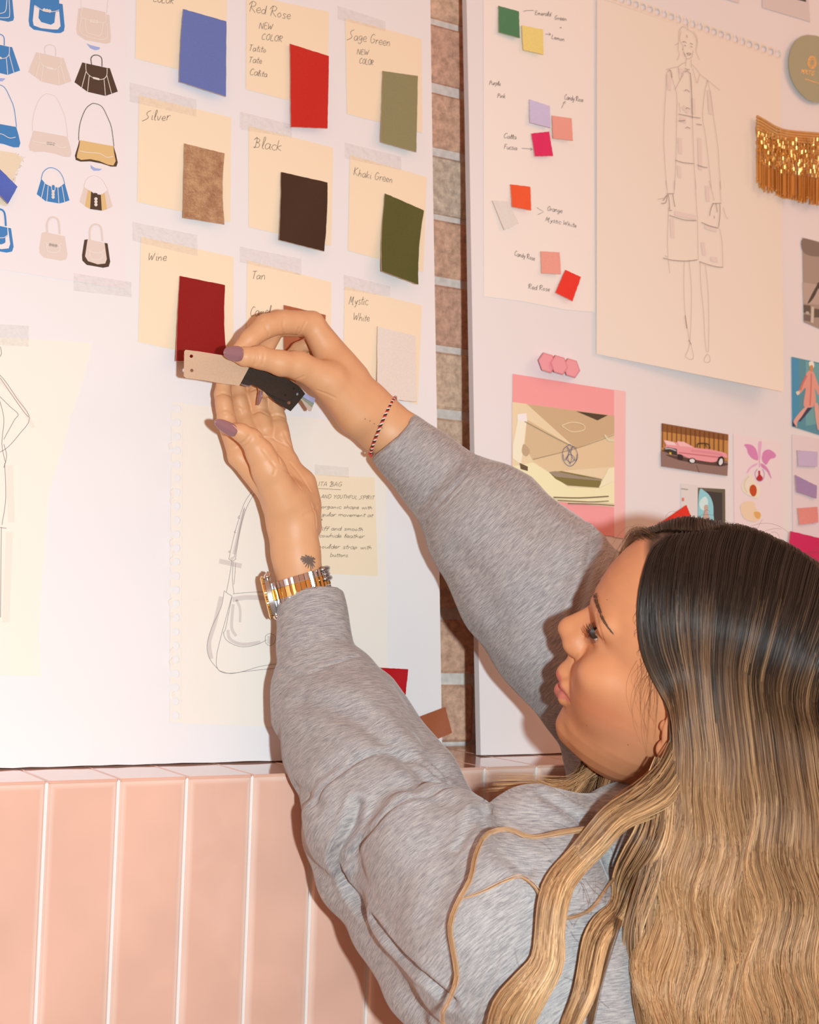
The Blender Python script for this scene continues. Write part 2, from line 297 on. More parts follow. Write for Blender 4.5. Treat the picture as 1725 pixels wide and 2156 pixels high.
note([(726, 603), (889, 643), (880, 852), (722, 812)], 'cream note handwritten Mystic White, behind the white swatch', [('Mystic', 735, 640, 17, dict(dx=(1, .05), sx=.75)), ('White', 744, 674, 15, dict(dx=(1, .08), sx=.85))], [(724, 578), (822, 603), (822, 625), (724, 610)])
def leather(name, c, zone='L', rough=.5, spec=.3, bump=.25, bs=700, noise=.04): return mat(name, alb(c, zone), rough, spec=spec, bump=bump, bscale=bs, noise=noise)
def swatch(cor, m, label, cat='leather swatch', group='leather swatches on the left board', g0=.0012, curl=(0, .002, .003, 0), th=.0014, wav=.0006, name='leather_swatch', edge=None, bow=(0, 0, 0, 0), seed=0, parent=None):
    n = 14; rr = random.Random(seed+int(cor[0][0]*7)); mb = MB(); TL, TR, BR, BL = [np.array(c, float) for c in cor]; top = []; ph = rr.uniform(0, 6)
    for j in range(n+1):
        for i in range(n+1):
            s, t = i/n, j/n
            p = TL*(1-s)*(1-t)+TR*s*(1-t)+BR*s*t+BL*(1-s)*t
            p = p+np.array([bow[0]*math.sin(math.pi*t)*(1-s)+bow[1]*math.sin(math.pi*t)*s, bow[2]*math.sin(math.pi*s)*(1-t)+bow[3]*math.sin(math.pi*s)*t])
            if i in (0, n) or j in (0, n): p = p+np.array([rr.uniform(-.35, .35), rr.uniform(-.35, .35)])
            g = g0+th+curl[0]*(1-t)**2+curl[1]*s**2*t+curl[2]*t**2+curl[3]*(1-s)**2*t+wav*(1+math.sin(5*s+3*t+ph))
            top.append(PB(p[0], p[1], g))
    k = n+1; bot = [p+BN*th for p in top]
    mb.add(top+bot, [(j*k+i, j*k+i+1, (j+1)*k+i+1, (j+1)*k+i) for j in range(n) for i in range(n)]+[(k*k+j*k+i, k*k+(j+1)*k+i, k*k+(j+1)*k+i+1, k*k+j*k+i+1) for j in range(n) for i in range(n)])
    rim = [i for i in range(k)]+[j*k+n for j in range(1, k)]+[n*k+i for i in range(n-1, -1, -1)]+[j*k for j in range(n-1, 0, -1)]
    mb.add(top+bot, [(rim[q], k*k+rim[q], k*k+rim[(q+1) % len(rim)], rim[(q+1) % len(rim)]) for q in range(len(rim))], 1)
    o = mb.build(name, [m, edge or mat('leather_edge', (.55, .42, .33), .8)], parent, smooth=False); me = o.data
    me.polygons.foreach_set('use_smooth', [p.material_index == 0 for p in me.polygons])
    if label: tag(o, label, cat, group)
    return o
swatch([(386, 19), (477, 45), (476, 203), (378, 172)], leather('blue_leather', (108, 122, 185)), 'cobalt blue leather swatch at the top of the left board', bow=(-2, 0, 0, 0))
swatch([(611, 92), (693, 118), (690, 270), (613, 267)], leather('red_leather', (208, 42, 34)), 'bright red leather swatch on the Red Rose note')
swatch([(806, 149), (880, 160), (877, 320), (802, 299)], leather('sage_leather', (150, 140, 100)), 'sage green leather swatch at the right edge of the left board')
ms = bpy.data.materials.new('crinkled_metallic_leather'); ms.use_nodes = True; nt = ms.node_tree; b = nt.nodes['Principled BSDF']; b.inputs['Roughness'].default_value = .36; b.inputs['Metallic'].default_value = .65
tc = nt.nodes.new('ShaderNodeTexCoord'); n = nt.nodes.new('ShaderNodeTexNoise'); n.inputs['Scale'].default_value = 90; n.inputs['Detail'].default_value = 9; n.inputs['Roughness'].default_value = .75; nt.links.new(tc.outputs['Object'], n.inputs['Vector'])
cr = nt.nodes.new('ShaderNodeValToRGB'); cr.color_ramp.elements[0].position = .35; cr.color_ramp.elements[0].color = (.42, .23, .14, 1); cr.color_ramp.elements[1].position = .7; cr.color_ramp.elements[1].color = (.72, .52, .30, 1)
nt.links.new(n.outputs['Fac'], cr.inputs[0]); nt.links.new(cr.outputs[0], b.inputs['Base Color']); bp = nt.nodes.new('ShaderNodeBump'); bp.inputs['Strength'].default_value = 1; bp.inputs['Distance'].default_value = .0018
nt.links.new(n.outputs['Fac'], bp.inputs['Height']); nt.links.new(bp.outputs[0], b.inputs['Normal'])
swatch([(388, 302), (473, 323), (473, 472), (386, 458)], ms, 'crinkled gold and silver metallic leather swatch on the Silver note', bow=(0, -4, 0, 0))
swatch([(592, 362), (690, 384), (683, 529), (588, 505)], leather('black_leather', (70, 45, 32), rough=.45), 'black leather swatch on the Black note', bow=(1, 2, 0, 0))
swatch([(811, 407), (893, 443), (881, 599), (804, 571)], leather('green_leather', (92, 90, 44), rough=.4), 'dark khaki green leather swatch curling off its note', curl=(0, .008, .008, 0), bow=(-3, -4, 0, 0))
swatch([(379, 581), (474, 600), (479, 764), (371, 760)], leather('wine_leather', (150, 24, 24), rough=.42), 'wine red leather swatch just above the beige strip', curl=(0, .003, .008, 0), bow=(-1, -4, 0, 0))
swatch([(598, 642), (686, 663), (686, 795), (598, 772)], leather('tan_leather', (178, 98, 64)), 'tan brown leather swatch mostly hidden behind the hand')
swatch([(795, 687), (875, 707), (878, 846), (794, 838)], leather('white_leather', (240, 222, 210)), 'off white leather swatch on the Mystic White note', curl=(0, .003, .006, 0))
swatch([(790, 1405), (860, 1409), (854, 1465), (806, 1450)], leather('small_red_leather', (192, 20, 30)), 'small deep red swatch low on the left board behind the lower sleeve', group=None)
swatch([(874, 1513), (938, 1488), (952, 1543), (900, 1566)], leather('small_brown_leather', (168, 92, 60)), 'small tan brown swatch sticking out past the left board edge', group=None)
# printed sheet of handbags
m_print = mat('coated_print_paper', (.86, .815, .835), .4); m_bblue = mat('print_blue', alb((72, 132, 192), 'L'), .5); m_bbeige = mat('print_beige', alb((236, 211, 199), 'L'), .5)
m_bdark = mat('print_dark_brown', alb((86, 64, 50), 'L'), .5); m_bgold = mat('print_gold', alb((232, 190, 130), 'L'), .5); m_bline = mat('print_pale_line', alb((246, 228, 216), 'L'), .5); m_bwash = mat('print_pale_blue', alb((170, 180, 226), 'L'), .5)
BM = [m_print, m_bblue, m_bbeige, m_bdark, m_bgold, m_bline, m_bwash]; W_, BL_, BE, DK, GO, LI, PW = range(7)
bag_sheet = sheet('printed_sheet', [(-150, -90), (262, -60), (262, 300), (264, 609), (-150, 542)], .0004, m_print, .0003)
tag(bag_sheet, 'white printed sheet of handbag drawings taped to the left edge of the board', 'printed sheet'); tape(bag_sheet, [(155, 575), (277, 594), (277, 626), (155, 612)])
K = 3.45
def bag(polys, lines, circ, label):
    mb = MB(); g = .0008
    for col_, P in polys: plate(mb, [(x/K, y/K) for x, y in P], g, .0001, col_); g += .00012
    for col_, wd, P in lines: ribbon(mb, [(x/K, y/K) for x, y in (crom(P, 4) if len(P) > 2 else P)], wd, g+.0002, col_)
    for col_, x, y, r_ in circ: disc(mb, x/K, y/K, r_/K, g+.0001, col_, 10, th=.00005); disc(mb, x/K, y/K, r_*.5/K, g+.00015, BE, 8, th=.00004)
    o = mb.build('printed_handbag', BM, bag_sheet); o['label'] = label
L5 = .0006
def three(cx, cy, dx, dy, c=LI, r_=12): return [(c, cx-dx, cy-dy, r_), (c, cx, cy, r_), (c, cx+dx, cy+dy, r_)]
bag([(BL_, [(-180, -60), (90, 0), (102, 130), (95, 150), (60, 158), (-180, 110)])], [(LI, L5, [(0, 98), (40, 80), (50, 0)]), (LI, L5, [(0, 128), (50, 128), (70, 110), (66, 0)])], [], 'blue handbag cut by the photo edge, top row')
bag([(BL_, [(225, -60), (208, 150), (215, 190), (245, 215), (400, 240), (440, 240), (465, 225), (470, 190), (455, 30), (430, 25), (425, -40)]), (W_, [(250, 30), (238, 150), (245, 185), (300, 205), (385, 214), (420, 214), (440, 190), (437, 160), (430, 80)]), (BL_, [(285, 70), (280, 130), (300, 160), (370, 180), (395, 165), (405, 80)]), (BL_, [(255, -50), (250, 40), (280, 60), (310, 85), (350, 92), (400, 87), (430, 80), (430, -20)])], [(LI, L5, [(252, 38), (280, 56), (310, 76), (350, 86), (400, 82), (430, 72)])], three(341, 76, 20, 4), 'blue handbag with a wide open rim, top row')
SAD = [(BE, L5*.8, [(588, -60), (590, 62)]), (BE, L5*.8, [(786, -30), (776, 98)]), (LI, L5, [(600, 55), (590, 125), (640, 142), (660, 152), (705, 162), (750, 165), (770, 150), (766, 92)]), (LI, L5, [(618, 140), (625, 215), (640, 240), (700, 256), (735, 250), (748, 168)]), (LI, L5, [(590, 130), (580, 215), (610, 255), (700, 282), (755, 285), (782, 262), (776, 170)])]
bag([(BE, [(570, 60), (555, 210), (560, 250), (620, 290), (770, 318), (800, 310), (806, 280), (795, 110), (770, 104), (765, 88), (600, 52), (595, 62)])], SAD, three(683, 155, 20, 3), 'beige handbag with a thin chain strap, top row')
def trap(dx, dy, c, hc, label, clip=False):
    P = [(262, 378), (290, 385), (440, 418), (462, 420), (520, 590), (430, 622), (300, 592), (205, 522)]; Ls = [[(287, 385), (290, 440), (310, 470), (340, 489), (385, 502), (420, 496), (440, 470), (442, 420)], [(290, 440), (258, 560)], [(312, 475), (300, 592)], [(420, 496), (430, 620)], [(440, 470), (475, 605)]]
    t = lambda q: [(x+dx, y+dy) for x, y in q]
    bag([(c, t(P)), (LI, t([(340, 483), (386, 494), (386, 508), (340, 497)]))], [(LI, L5, t(l)) for l in Ls]+[(hc, .0008, t([(330, 395), (325, 350), (345, 327), (380, 328), (403, 350), (405, 408)]))], [], label)
trap(-374, -78, BL_, BL_, 'blue pleated top handle handbag, second row'); trap(0, 0, BE, BE, 'beige pleated top handle handbag, second row'); trap(336, 75, DK, DK, 'dark brown pleated top handle handbag, second row')
def baguette(dx, dy, c, c2, hc, label):
    t = lambda q: [(x+dx, y+dy) for x, y in q]
    bag([(c2, t([(240, 950), (490, 992), (507, 1050), (520, 1110), (510, 1140), (470, 1140), (400, 1117), (320, 1102), (250, 1104), (215, 1092), (208, 1060), (230, 990)])), (c, t([(245, 948), (488, 992), (493, 1040), (505, 1100), (488, 1132), (450, 1127), (385, 1100), (320, 1086), (255, 1092), (222, 1075), (226, 1045), (240, 990)]))],
        [(hc, .0006, t([(236, 950), (238, 880), (252, 805), (285, 725), (325, 687), (355, 682), (405, 705), (445, 780), (475, 860), (492, 992)])), (LI, L5, t([(240, 1025), (290, 1036), (340, 1040), (390, 1045), (440, 1072), (485, 1066)]))], three(370, 1043, 20, 3), label)
baguette(-372, -70, BL_, BL_, BL_, 'blue shoulder bag, third row'); baguette(0, 0, BE, BE, BE, 'beige shoulder bag, third row'); baguette(336, 70, GO, DK, DK, 'golden shoulder bag with a dark strap, third row')
FL = [(LI, L5, [(325, 1330), (300, 1440)]), (LI, L5, [(350, 1350), (340, 1462)]), (LI, L5, [(420, 1362), (428, 1478)]), (LI, L5, [(450, 1350), (470, 1468)])]
bag([(BL_, [(300, 1298), (330, 1335), (375, 1358), (430, 1362), (470, 1330), (505, 1455), (470, 1468), (430, 1478), (330, 1460), (267, 1410)]), (BL_, [(376, 1342), (398, 1346), (398, 1382), (376, 1378)])], FL+[(LI, L5, [(376, 1342), (398, 1346), (398, 1382), (376, 1378), (376, 1342)]), (BL_, .0006, [(300, 1300), (312, 1255), (342, 1225), (378, 1218), (425, 1240), (456, 1285), (470, 1332)])], [(LI, 386, 1392, 12), (LI, 386, 1412, 12), (LI, 386, 1432, 12)], 'blue fan shaped handbag, fourth row')
bag([(BE, [(610, 1355), (640, 1378), (617, 1497), (578, 1465)]), (GO, [(640, 1378), (662, 1390), (655, 1518), (617, 1497)]), (DK, [(662, 1390), (690, 1410), (733, 1415), (740, 1530), (655, 1518)]), (GO, [(733, 1415), (760, 1400), (777, 1520), (740, 1530)]), (BE, [(760, 1400), (785, 1380), (818, 1500), (777, 1520)]), (DK, [(685, 1400), (708, 1404), (708, 1432), (685, 1430)])], [(BE, .0005, [(610, 1355), (625, 1310), (660, 1280), (700, 1278), (745, 1310), (785, 1380)])], [(LI, 697, 1445, 12), (LI, 697, 1466, 12), (LI, 697, 1487, 12)], 'striped brown, gold and beige fan handbag, fourth row')
def mini(dx, dy, c, rim, hc, label, ring):
    t = lambda q: [(x+dx, y+dy) for x, y in q]
    polys = [(rim, t([(303, 1690), (326, 1686), (330, 1690), (445, 1712), (450, 1712), (472, 1716), (491, 1850), (480, 1885), (440, 1893), (320, 1872), (288, 1840), (286, 1800)]))]
    if ring: polys.append((W_ if c == BL_ else c, t([(326, 1690), (450, 1712), (466, 1830), (455, 1862), (400, 1868), (330, 1845), (308, 1810)])))
    polys.append((c, t([(330, 1686), (445, 1711), (448, 1770), (430, 1785), (432, 1820), (400, 1835), (350, 1825), (340, 1790), (326, 1760)])))
    bag(polys, [(hc, .0017, t([(345, 1690), (342, 1625), (362, 1585), (395, 1578), (425, 1605), (435, 1700)])), (LI, L5, t([(328, 1760), (345, 1775), (388, 1785), (425, 1782), (446, 1765)])), (LI, L5, t([(340, 1782), (348, 1825), (400, 1835), (432, 1820), (434, 1785)]))], three(387, 1781, 21, 4), label)
mini(-392, -58, BL_, BL_, BL_, 'blue mini handbag cut by the photo edge, bottom row', True); mini(0, 0, BE, BE, BE, 'beige mini handbag, bottom row', False); mini(310, 52, BE, DK, BE, 'beige mini handbag with a dark brown rim, bottom row', True)
mb = MB()
for P in ([(628, 315), (660, 328), (728, 345), (720, 360), (690, 365), (655, 350)], [(657, 1198), (690, 1220), (743, 1228), (720, 1240), (680, 1240), (660, 1222)], [(-20, 565), (40, 570), (20, 590), (-20, 592)]): plate(mb, [(x/K, y/K) for x, y in P], .0008, .0001)
mb.build('blue_smudge', m_bwash, bag_sheet)
# frayed cloth with a blue patch at the left edge
m_cloth = mat('raw_beige_cloth', alb((243, 218, 190), 'L'), .95, bump=.5, bscale=900)
mb = MB(); rr = random.Random(5); P = [(-120, 300), (30, 322), (48, 334), (34, 362), (26, 380), (24, 400), (14, 434), (-120, 400)]
plate(mb, P, .0016, .0009)
for k in range(60):
    i = rr.choice([1, 2, 3, 4, 5]); a_, b_ = P[i], P[i+1]; t = rr.random(); x = a_[0]*(1-t)+b_[0]*t; y = a_[1]*(1-t)+b_[1]*t
    ribbon(mb, [(x, y), (x+rr.uniform(0, 4), y+rr.uniform(-3, 3)), (x+rr.uniform(2, 8), y+rr.uniform(-5, 5))], .0002, .002)
tag(mb.build('frayed_cloth', m_cloth), 'frayed raw beige cloth piece at the left edge over the printed sheet', 'fabric sample')
swatch([(-20, 336), (37, 393), (17, 429), (-40, 372)], leather('ultramarine_leather', (88, 108, 190)), 'tilted ultramarine swatch lying on the frayed cloth', group=None, g0=.0028)
# torn drawing paper
m_draw = mat('ivory_drawing_paper', alb((253, 238, 224), 'L'), .75, spec=.15); m_draw2 = mat('ivory_sketchbook_paper', alb((251, 235, 223), 'L'), .75, spec=.15)
rr = random.Random(9); E_ = [(195, 722), (190, 745), (175, 800), (162, 845), (148, 880), (138, 930), (115, 1000), (101, 1060), (98, 1120), (95, 1170), (87, 1240), (83, 1320), (86, 1424)]
ed = [E_[0]]
for a_, b_ in zip(E_, E_[1:]):
    for k in range(1, 9): t = k/8; ed.append((a_[0]*(1-t)+b_[0]*t+rr.uniform(-1, 1), a_[1]*(1-t)+b_[1]*t))
o = tag(sheet('torn_drawing', [(-220, 690), (0, 710)]+ed+[(0, 1421), (-220, 1415)], .0004, m_draw, .0004), 'ivory drawing paper with a torn right edge at the left of the photo', 'drawing', 'large drawings on the boards')
tape(o, [(-40, 680), (61, 686), (60, 730), (-40, 724)])
mb = MB()
for P in ([(-30, 765), (5, 795), (35, 838), (62, 880), (40, 915), (12, 945), (-20, 960)], [(-10, 825), (20, 855), (38, 872), (30, 885), (8, 925)], [(-5, 830), (8, 880), (4, 935), (12, 975)], [(8, 935), (14, 960), (8, 985)], [(10, 975), (12, 1050), (4, 1105)], [(-6, 1110), (14, 1112)], [(3, 1110), (2, 1190), (1, 1300)], [(1, 730), (3, 745), (-4, 755)], [(0, 795), (45, 860), (60, 878)]): ribbon(mb, crom(P, 6), .0005, .001)
mb.build('figure_sketch', m_pencil, o)
mb = MB()
for P, w2 in (([(0, 800), (40, 845), (70, 900)], .004), ([(20, 980), (24, 1100)], .006), ([(20, 1120), (12, 1310)], .006)): ribbon(mb, crom(P, 6), w2, .0009)
mb.build('marker_shading', mat('faint_wash', alb((247, 229, 214), 'L'), .8), o)
# perforated sketchbook pages: the holes are real
def perforated(mb, a, b, n, wpx, g, th, vert=True, rpx=7.5, sk=(0, 0)):
    a = np.array(a, float); b = np.array(b, float); d = (b-a)/n; cr_ = np.array([wpx, 0.]) if vert else np.array([0., wpx]); rr = random.Random(4)
    for i in range(n):
        o0 = a+d*i; c = o0+d*.5+cr_*.5; N = 20; inn, out = [], []
        for k in range(N):
            t = 2*math.pi*k/N+math.pi/4; cs, sn = math.cos(t), math.sin(t); m_ = max(abs(cs), abs(sn))
            inn.append(c+rpx*np.array([cs, sn*1.05])); out.append(c+cr_*.5*(cs/m_ if vert else sn/m_)+d*.5*(sn/m_ if vert else cs/m_))
        tI = [PB(*p, g+th) for p in inn]; tO = [PB(*p, g+th) for p in out]; bI = [PB(*p, g) for p in inn]; V = tI+tO+bI
        fs = []
        torn = rr.random() < .35
        for k in range(N):
            k2 = (k+1) % N
            ang = (2*math.pi*(k+.5)/N+math.pi/4) % (2*math.pi)
            away = abs(ang-math.pi) < .35 if vert else abs(ang-1.5*math.pi) < .35
            if away and torn: continue
            fs += [(k, k2, N+k2, N+k), (k, 2*N+k, 2*N+k2, k2)]
        mb.add(V, fs)
mb = MB(); plate(mb, [(385, 849), (690, 884), (812, 905), (818, 1541), (381, 1523)], .0004, .0004)
perforated(mb, (361, 846), (357, 1521), 23, 24.2, .0004, .0004, True, 8)
sk = mb.build('sketchbook_page', m_draw2); tag(sk, 'perforated sketchbook page with a handbag pencil sketch, behind the lower hand', 'drawing', 'large drawings on the boards')
mb = MB(); rr = random.Random(2)
for y in (905, 935, 1035, 1052, 1140, 1162, 1178, 1265, 1292, 1370, 1392, 1460):   # bent shreds of the torn binding edge
    x = 358+rr.uniform(-4, 2); P = [(x, y), (x+8, y-6+rr.uniform(-4, 4)), (x+11, y+6+rr.uniform(-4, 4)), (x+3, y+12)]
    mb.prism([PB(P[0][0], P[0][1], .0009), PB(*P[1], .004), PB(*P[2], .005), PB(*P[3], .0012)], [PB(P[0][0], P[0][1], .0007), PB(*P[1], .0038), PB(*P[2], .0048), PB(*P[3], .001)])
mb.build('torn_edge', m_draw2, sk)
mb = MB(); Kx = lambda P, s=3.1364, ox=370, oy=880: [(ox+x/s, oy+y/s) for x, y in P]
for P in ([(500, 490), (455, 560), (420, 660), (385, 780), (352, 930)], [(520, 500), (470, 590), (430, 720), (395, 930)], [(455, 590), (430, 700), (400, 850), (388, 920)], [(350, 930), (375, 945), (400, 930)], [(372, 940), (355, 1050), (335, 1150)], [(380, 950), (375, 1060), (385, 1160)], [(395, 960), (392, 1030), (385, 1100)], [(320, 1140), (345, 1160), (372, 1175)], [(380, 1162), (480, 1152), (600, 1148)], [(320, 1145), (300, 1250), (240, 1380), (208, 1500), (225, 1590), (290, 1670)], [(372, 1175), (330, 1330), (290, 1480), (270, 1580), (275, 1650), (320, 1683), (420, 1680), (560, 1640), (690, 1622)], [(285, 1668), (360, 1688), (450, 1675), (700, 1648)], [(315, 1415), (330, 1460), (380, 1495), (450, 1512), (540, 1495), (600, 1465)], [(372, 1180), (350, 1290), (330, 1390), (315, 1420)], [(592, 1440), (620, 1425), (655, 1440), (655, 1480), (625, 1503), (595, 1485), (592, 1440)], [(420, 645), (412, 660), (425, 662)], [(398, 740), (388, 755), (398, 758)], [(358, 875), (350, 885), (360, 888)]):
    ribbon(mb, crom(Kx(P), 5), .00042, .0012)
mb.build('handbag_sketch', m_pencil, sk)
mb = MB()
for P, w2 in (([(288, 945), (360, 960), (435, 978)], .009), ([(455, 600), (425, 720), (385, 900)], .006), ([(300, 1180), (260, 1350), (222, 1480), (235, 1590)], .008), ([(375, 1200), (470, 1185), (620, 1190)], .009), ([(400, 1200), (425, 1260), (425, 1350)], .005), ([(345, 1400), (360, 1460), (440, 1495), (560, 1480)], .006), ([(380, 1230), (370, 1380), (400, 1440)], .006), ([(625, 1440), (625, 1490)], .012), ([(370, 920), (378, 935)], .008)): ribbon(mb, crom(Kx(P), 6), w2*.5, .001)
mb.build('marker_shading', m_wash, sk)
nn = tag(sheet('paper_note', [(630, 998), (789, 1005), (796, 1213), (634, 1206)], .0010, m_note, .0003), 'cream handwritten description note partly hidden by the lower wrist', 'paper note', 'cream notes on the left board'); tape(nn, [(663, 978), (734, 984), (735, 1006), (663, 1000)], .0018)
mb = MB()
for t_, x, y, h in (('ULITA BAG', 655, 1023, 9), ('AND YOUTHFUL SPIRIT', 677, 1049, 7.5), ('organic shape with', 677, 1070, 7.5), ('angular movement at', 664, 1086, 7), ('e.', 676, 1096, 7), ('stiff and smooth', 668, 1116, 8), ('cowhide leather', 672, 1131, 8), ('shoulder strap with', 664, 1154, 8), ('buttons.', 696, 1172, 8)):
    n_ = sum(G[c][0]+.5 if c != ' ' else 4 for c in t_)*h/9; tgt = {'ULITA BAG': 66, 'AND YOUTHFUL SPIRIT': 112, 'organic shape with': 108, 'angular movement at': 122, 'e.': 5, 'stiff and smooth': 98, 'cowhide leather': 96, 'shoulder strap with': 120, 'buttons.': 40}[t_]
    write(mb, t_, x, y, h, dx=(1, .02), sx=tgt/n_, wd=.0004, g=.0016)
ribbon(mb, [(655, 1028), (718, 1031)], .0004, .0016)
mb.build('handwriting', m_pen, nn)
# ------------------------------------------------------------------ right board
m_strip = mat('warm_white_strip_paper', alb((244, 217, 200), 'R'), .7, spec=.15)
strip = tag(sheet('colour_chart', [(1018, -60), (1249, -70), (1251, 300), (1254, 657), (1190, 652), (1100, 634), (1019, 624)], .0004, m_strip, .0004), 'tall warm white sheet with little leather squares and handwritten colour names', 'colour chart')
def sw(cor, c, label): return swatch(cor, leather('square_'+label.split()[1]+label.split()[0], c, 'R'), label, cat='leather swatch', group='small leather squares on the colour chart', curl=(0, .0015, .002, 0), th=.0012, wav=.0003)
sw([(1050, 12), (1093, 24), (1095, 80), (1051, 68)], (80, 124, 84), 'emerald green leather square at the top of the colour chart')
sw([(1099, 53), (1144, 62), (1145, 115), (1102, 105)], (238, 204, 118), 'lemon yellow leather square at the top of the colour chart')
sw([(1115, 209), (1158, 223), (1160, 269), (1116, 258)], (206, 184, 206), 'lilac leather square on the colour chart')
sw([(1163, 243), (1204, 249), (1207, 296), (1165, 291)], (236, 152, 132), 'candy pink leather square beside the lilac square')
sw([(1119, 281), (1157, 277), (1165, 328), (1127, 329)], (224, 40, 88), 'fuchsia leather square below the lilac square')
sw([(1075, 388), (1117, 393), (1119, 443), (1079, 435)], (240, 86, 44), 'orange leather square in the middle of the colour chart')
sw([(1037, 422), (1070, 424), (1093, 470), (1062, 484)], (228, 206, 190), 'tilted off white leather square beside the orange square')
sw([(1139, 529), (1179, 531), (1182, 577), (1141, 575)], (238, 152, 140), 'candy pink leather square near the bottom of the chart')
sw([(1191, 568), (1224, 583), (1206, 634), (1170, 616)], (234, 50, 38), 'tilted red leather square lowest on the colour chart')
mb = MB()
for t_, x, y, h, tw, sl in (('Emerald', 1127, 31, 9, 34, .1), ('Green', 1168, 41, 9, 26, .12), ('+', 1178, 60, 6, 6, 0), ('Lemon', 1162, 81, 9, 27, .25), ('Purple', 1031, 178, 9, 24, .12), ('Pink', 1048, 205, 9, 17, .12), ('Candy Rose', 1189, 209, 10, 40, .15), ('Calla', 1061, 290, 9, 27, .12), ('Fucsia', 1062, 313, 9, 28, .1), ('Orange', 1153, 443, 10, 32, .18), ('Mystic White', 1149, 465, 9, 66, .22), ('Candy Rose', 1084, 538, 10, 43, .25), ('Red Rose', 1113, 608, 10, 46, .12)):
    n_ = sum(G[c][0]+.5 if c != ' ' else 4 for c in t_)*h/9
    write(mb, t_, x, y, h, dx=(1, sl), sx=tw/n_, wd=.0005, g=.0012)
for P in ([(1102, 24), (1110, 22), (1125, 22)], [(1149, 72), (1160, 72)], [(1156, 69), (1160, 72), (1156, 75)], [(1183, 228), (1188, 216), (1191, 213)], [(1186, 217), (1191, 213), (1190, 219)], [(1099, 312), (1121, 314)], [(1117, 311), (1121, 314), (1117, 317)], [(1131, 437), (1145, 446), (1133, 452)]): ribbon(mb, P, .0005, .0012)
mb.build('handwriting', m_pen, strip)
# large fashion drawing
m_big = mat('peach_sketchbook_paper', alb((240, 212, 190), 'R'), .75, spec=.15)
mb = MB(); g0 = .0010
outl = [(1257, 8), (1645, 128), (1649, 400), (1650, 824)]; n = 16
top = []
N_, M_ = 20, 30
a0, a1, a2, a3 = map(np.array, ([1257., -6.], [1646., 129.], [1650., 825.], [1256., 745.])); V = []; Vb = []
def pg(s, t): return a0*(1-s)*(1-t)+a1*s*(1-t)+a2*s*t+a3*(1-s)*t
for j in range(M_+1):
    for i in range(N_+1):
        s, t = i/N_, j/M_; p = pg(s, t); lift = .022*max(0, t-.6)**2/.16*(s**1.5)+.002*t; V.append(PB(*p, g0+lift+.0004)); Vb.append(PB(*p, g0+lift))
def lift_at(px, py):
    s = min(1, max(0, (px-1257)/393)); t = (py+6-135*s)/(751-55*s); return .022*max(0, t-.6)**2/.16*(s**1.5)+.002*t+.0003
k = N_+1; Q = [(j*k+i, j*k+i+1, (j+1)*k+i+1, (j+1)*k+i) for j in range(M_) for i in range(N_)]
mb.add(V+Vb, Q+[tuple(q+k*(M_+1) for q in f[::-1]) for f in Q])
perforated(mb, (1257, -31), (1646, 105), 26, 24.5, g0, .0004, False, 5.6)
big = tag(mb.build('fashion_drawing', m_big, smooth=True), 'large peach sketchbook page with a pencil drawing of a figure in a long coat', 'drawing', 'large drawings on the boards')
Z6 = lambda P: [(1380+x/5.99, 40+y/5.99) for x, y in P]
Z7 = lambda P: [(1380+x/5.39, 380+y/5.39) for x, y in P]
def rib2(mb, P, wd, extra=.0008):
    pts = [PB(x, y, g0+.0004+lift_at(x, y)+extra) for x, y in P]; vs = []
    for i in range(len(pts)):
        t = pts[min(i+1, len(pts)-1)]-pts[max(i-1, 0)]; t = t/(np.linalg.norm(t)+1e-12); s_ = np.cross(t, BN); vs += [pts[i]+s_*wd/2, pts[i]-s_*wd/2]
    mb.add(vs, [(2*i, 2*i+1, 2*i+3, 2*i+2) for i in range(len(pts)-1)])
mp1 = mat('light_pencil', alb((196, 164, 146), 'R'), .8); mp2 = mat('dark_pencil', alb((150, 118, 102), 'R'), .8); mp3 = mat('pencil_shading', alb((232, 200, 182), 'R'), .8)
def strokes(name, m, L6, L7, wd, extra=.0008):
    mb = MB()
    for P in L6: rib2(mb, crom(Z6(P), 5) if len(P) > 2 else Z6(P), wd, extra)
    for P in L7: rib2(mb, crom(Z7(P), 5) if len(P) > 2 else Z7(P), wd, extra)
    mb.build(name, m, big)
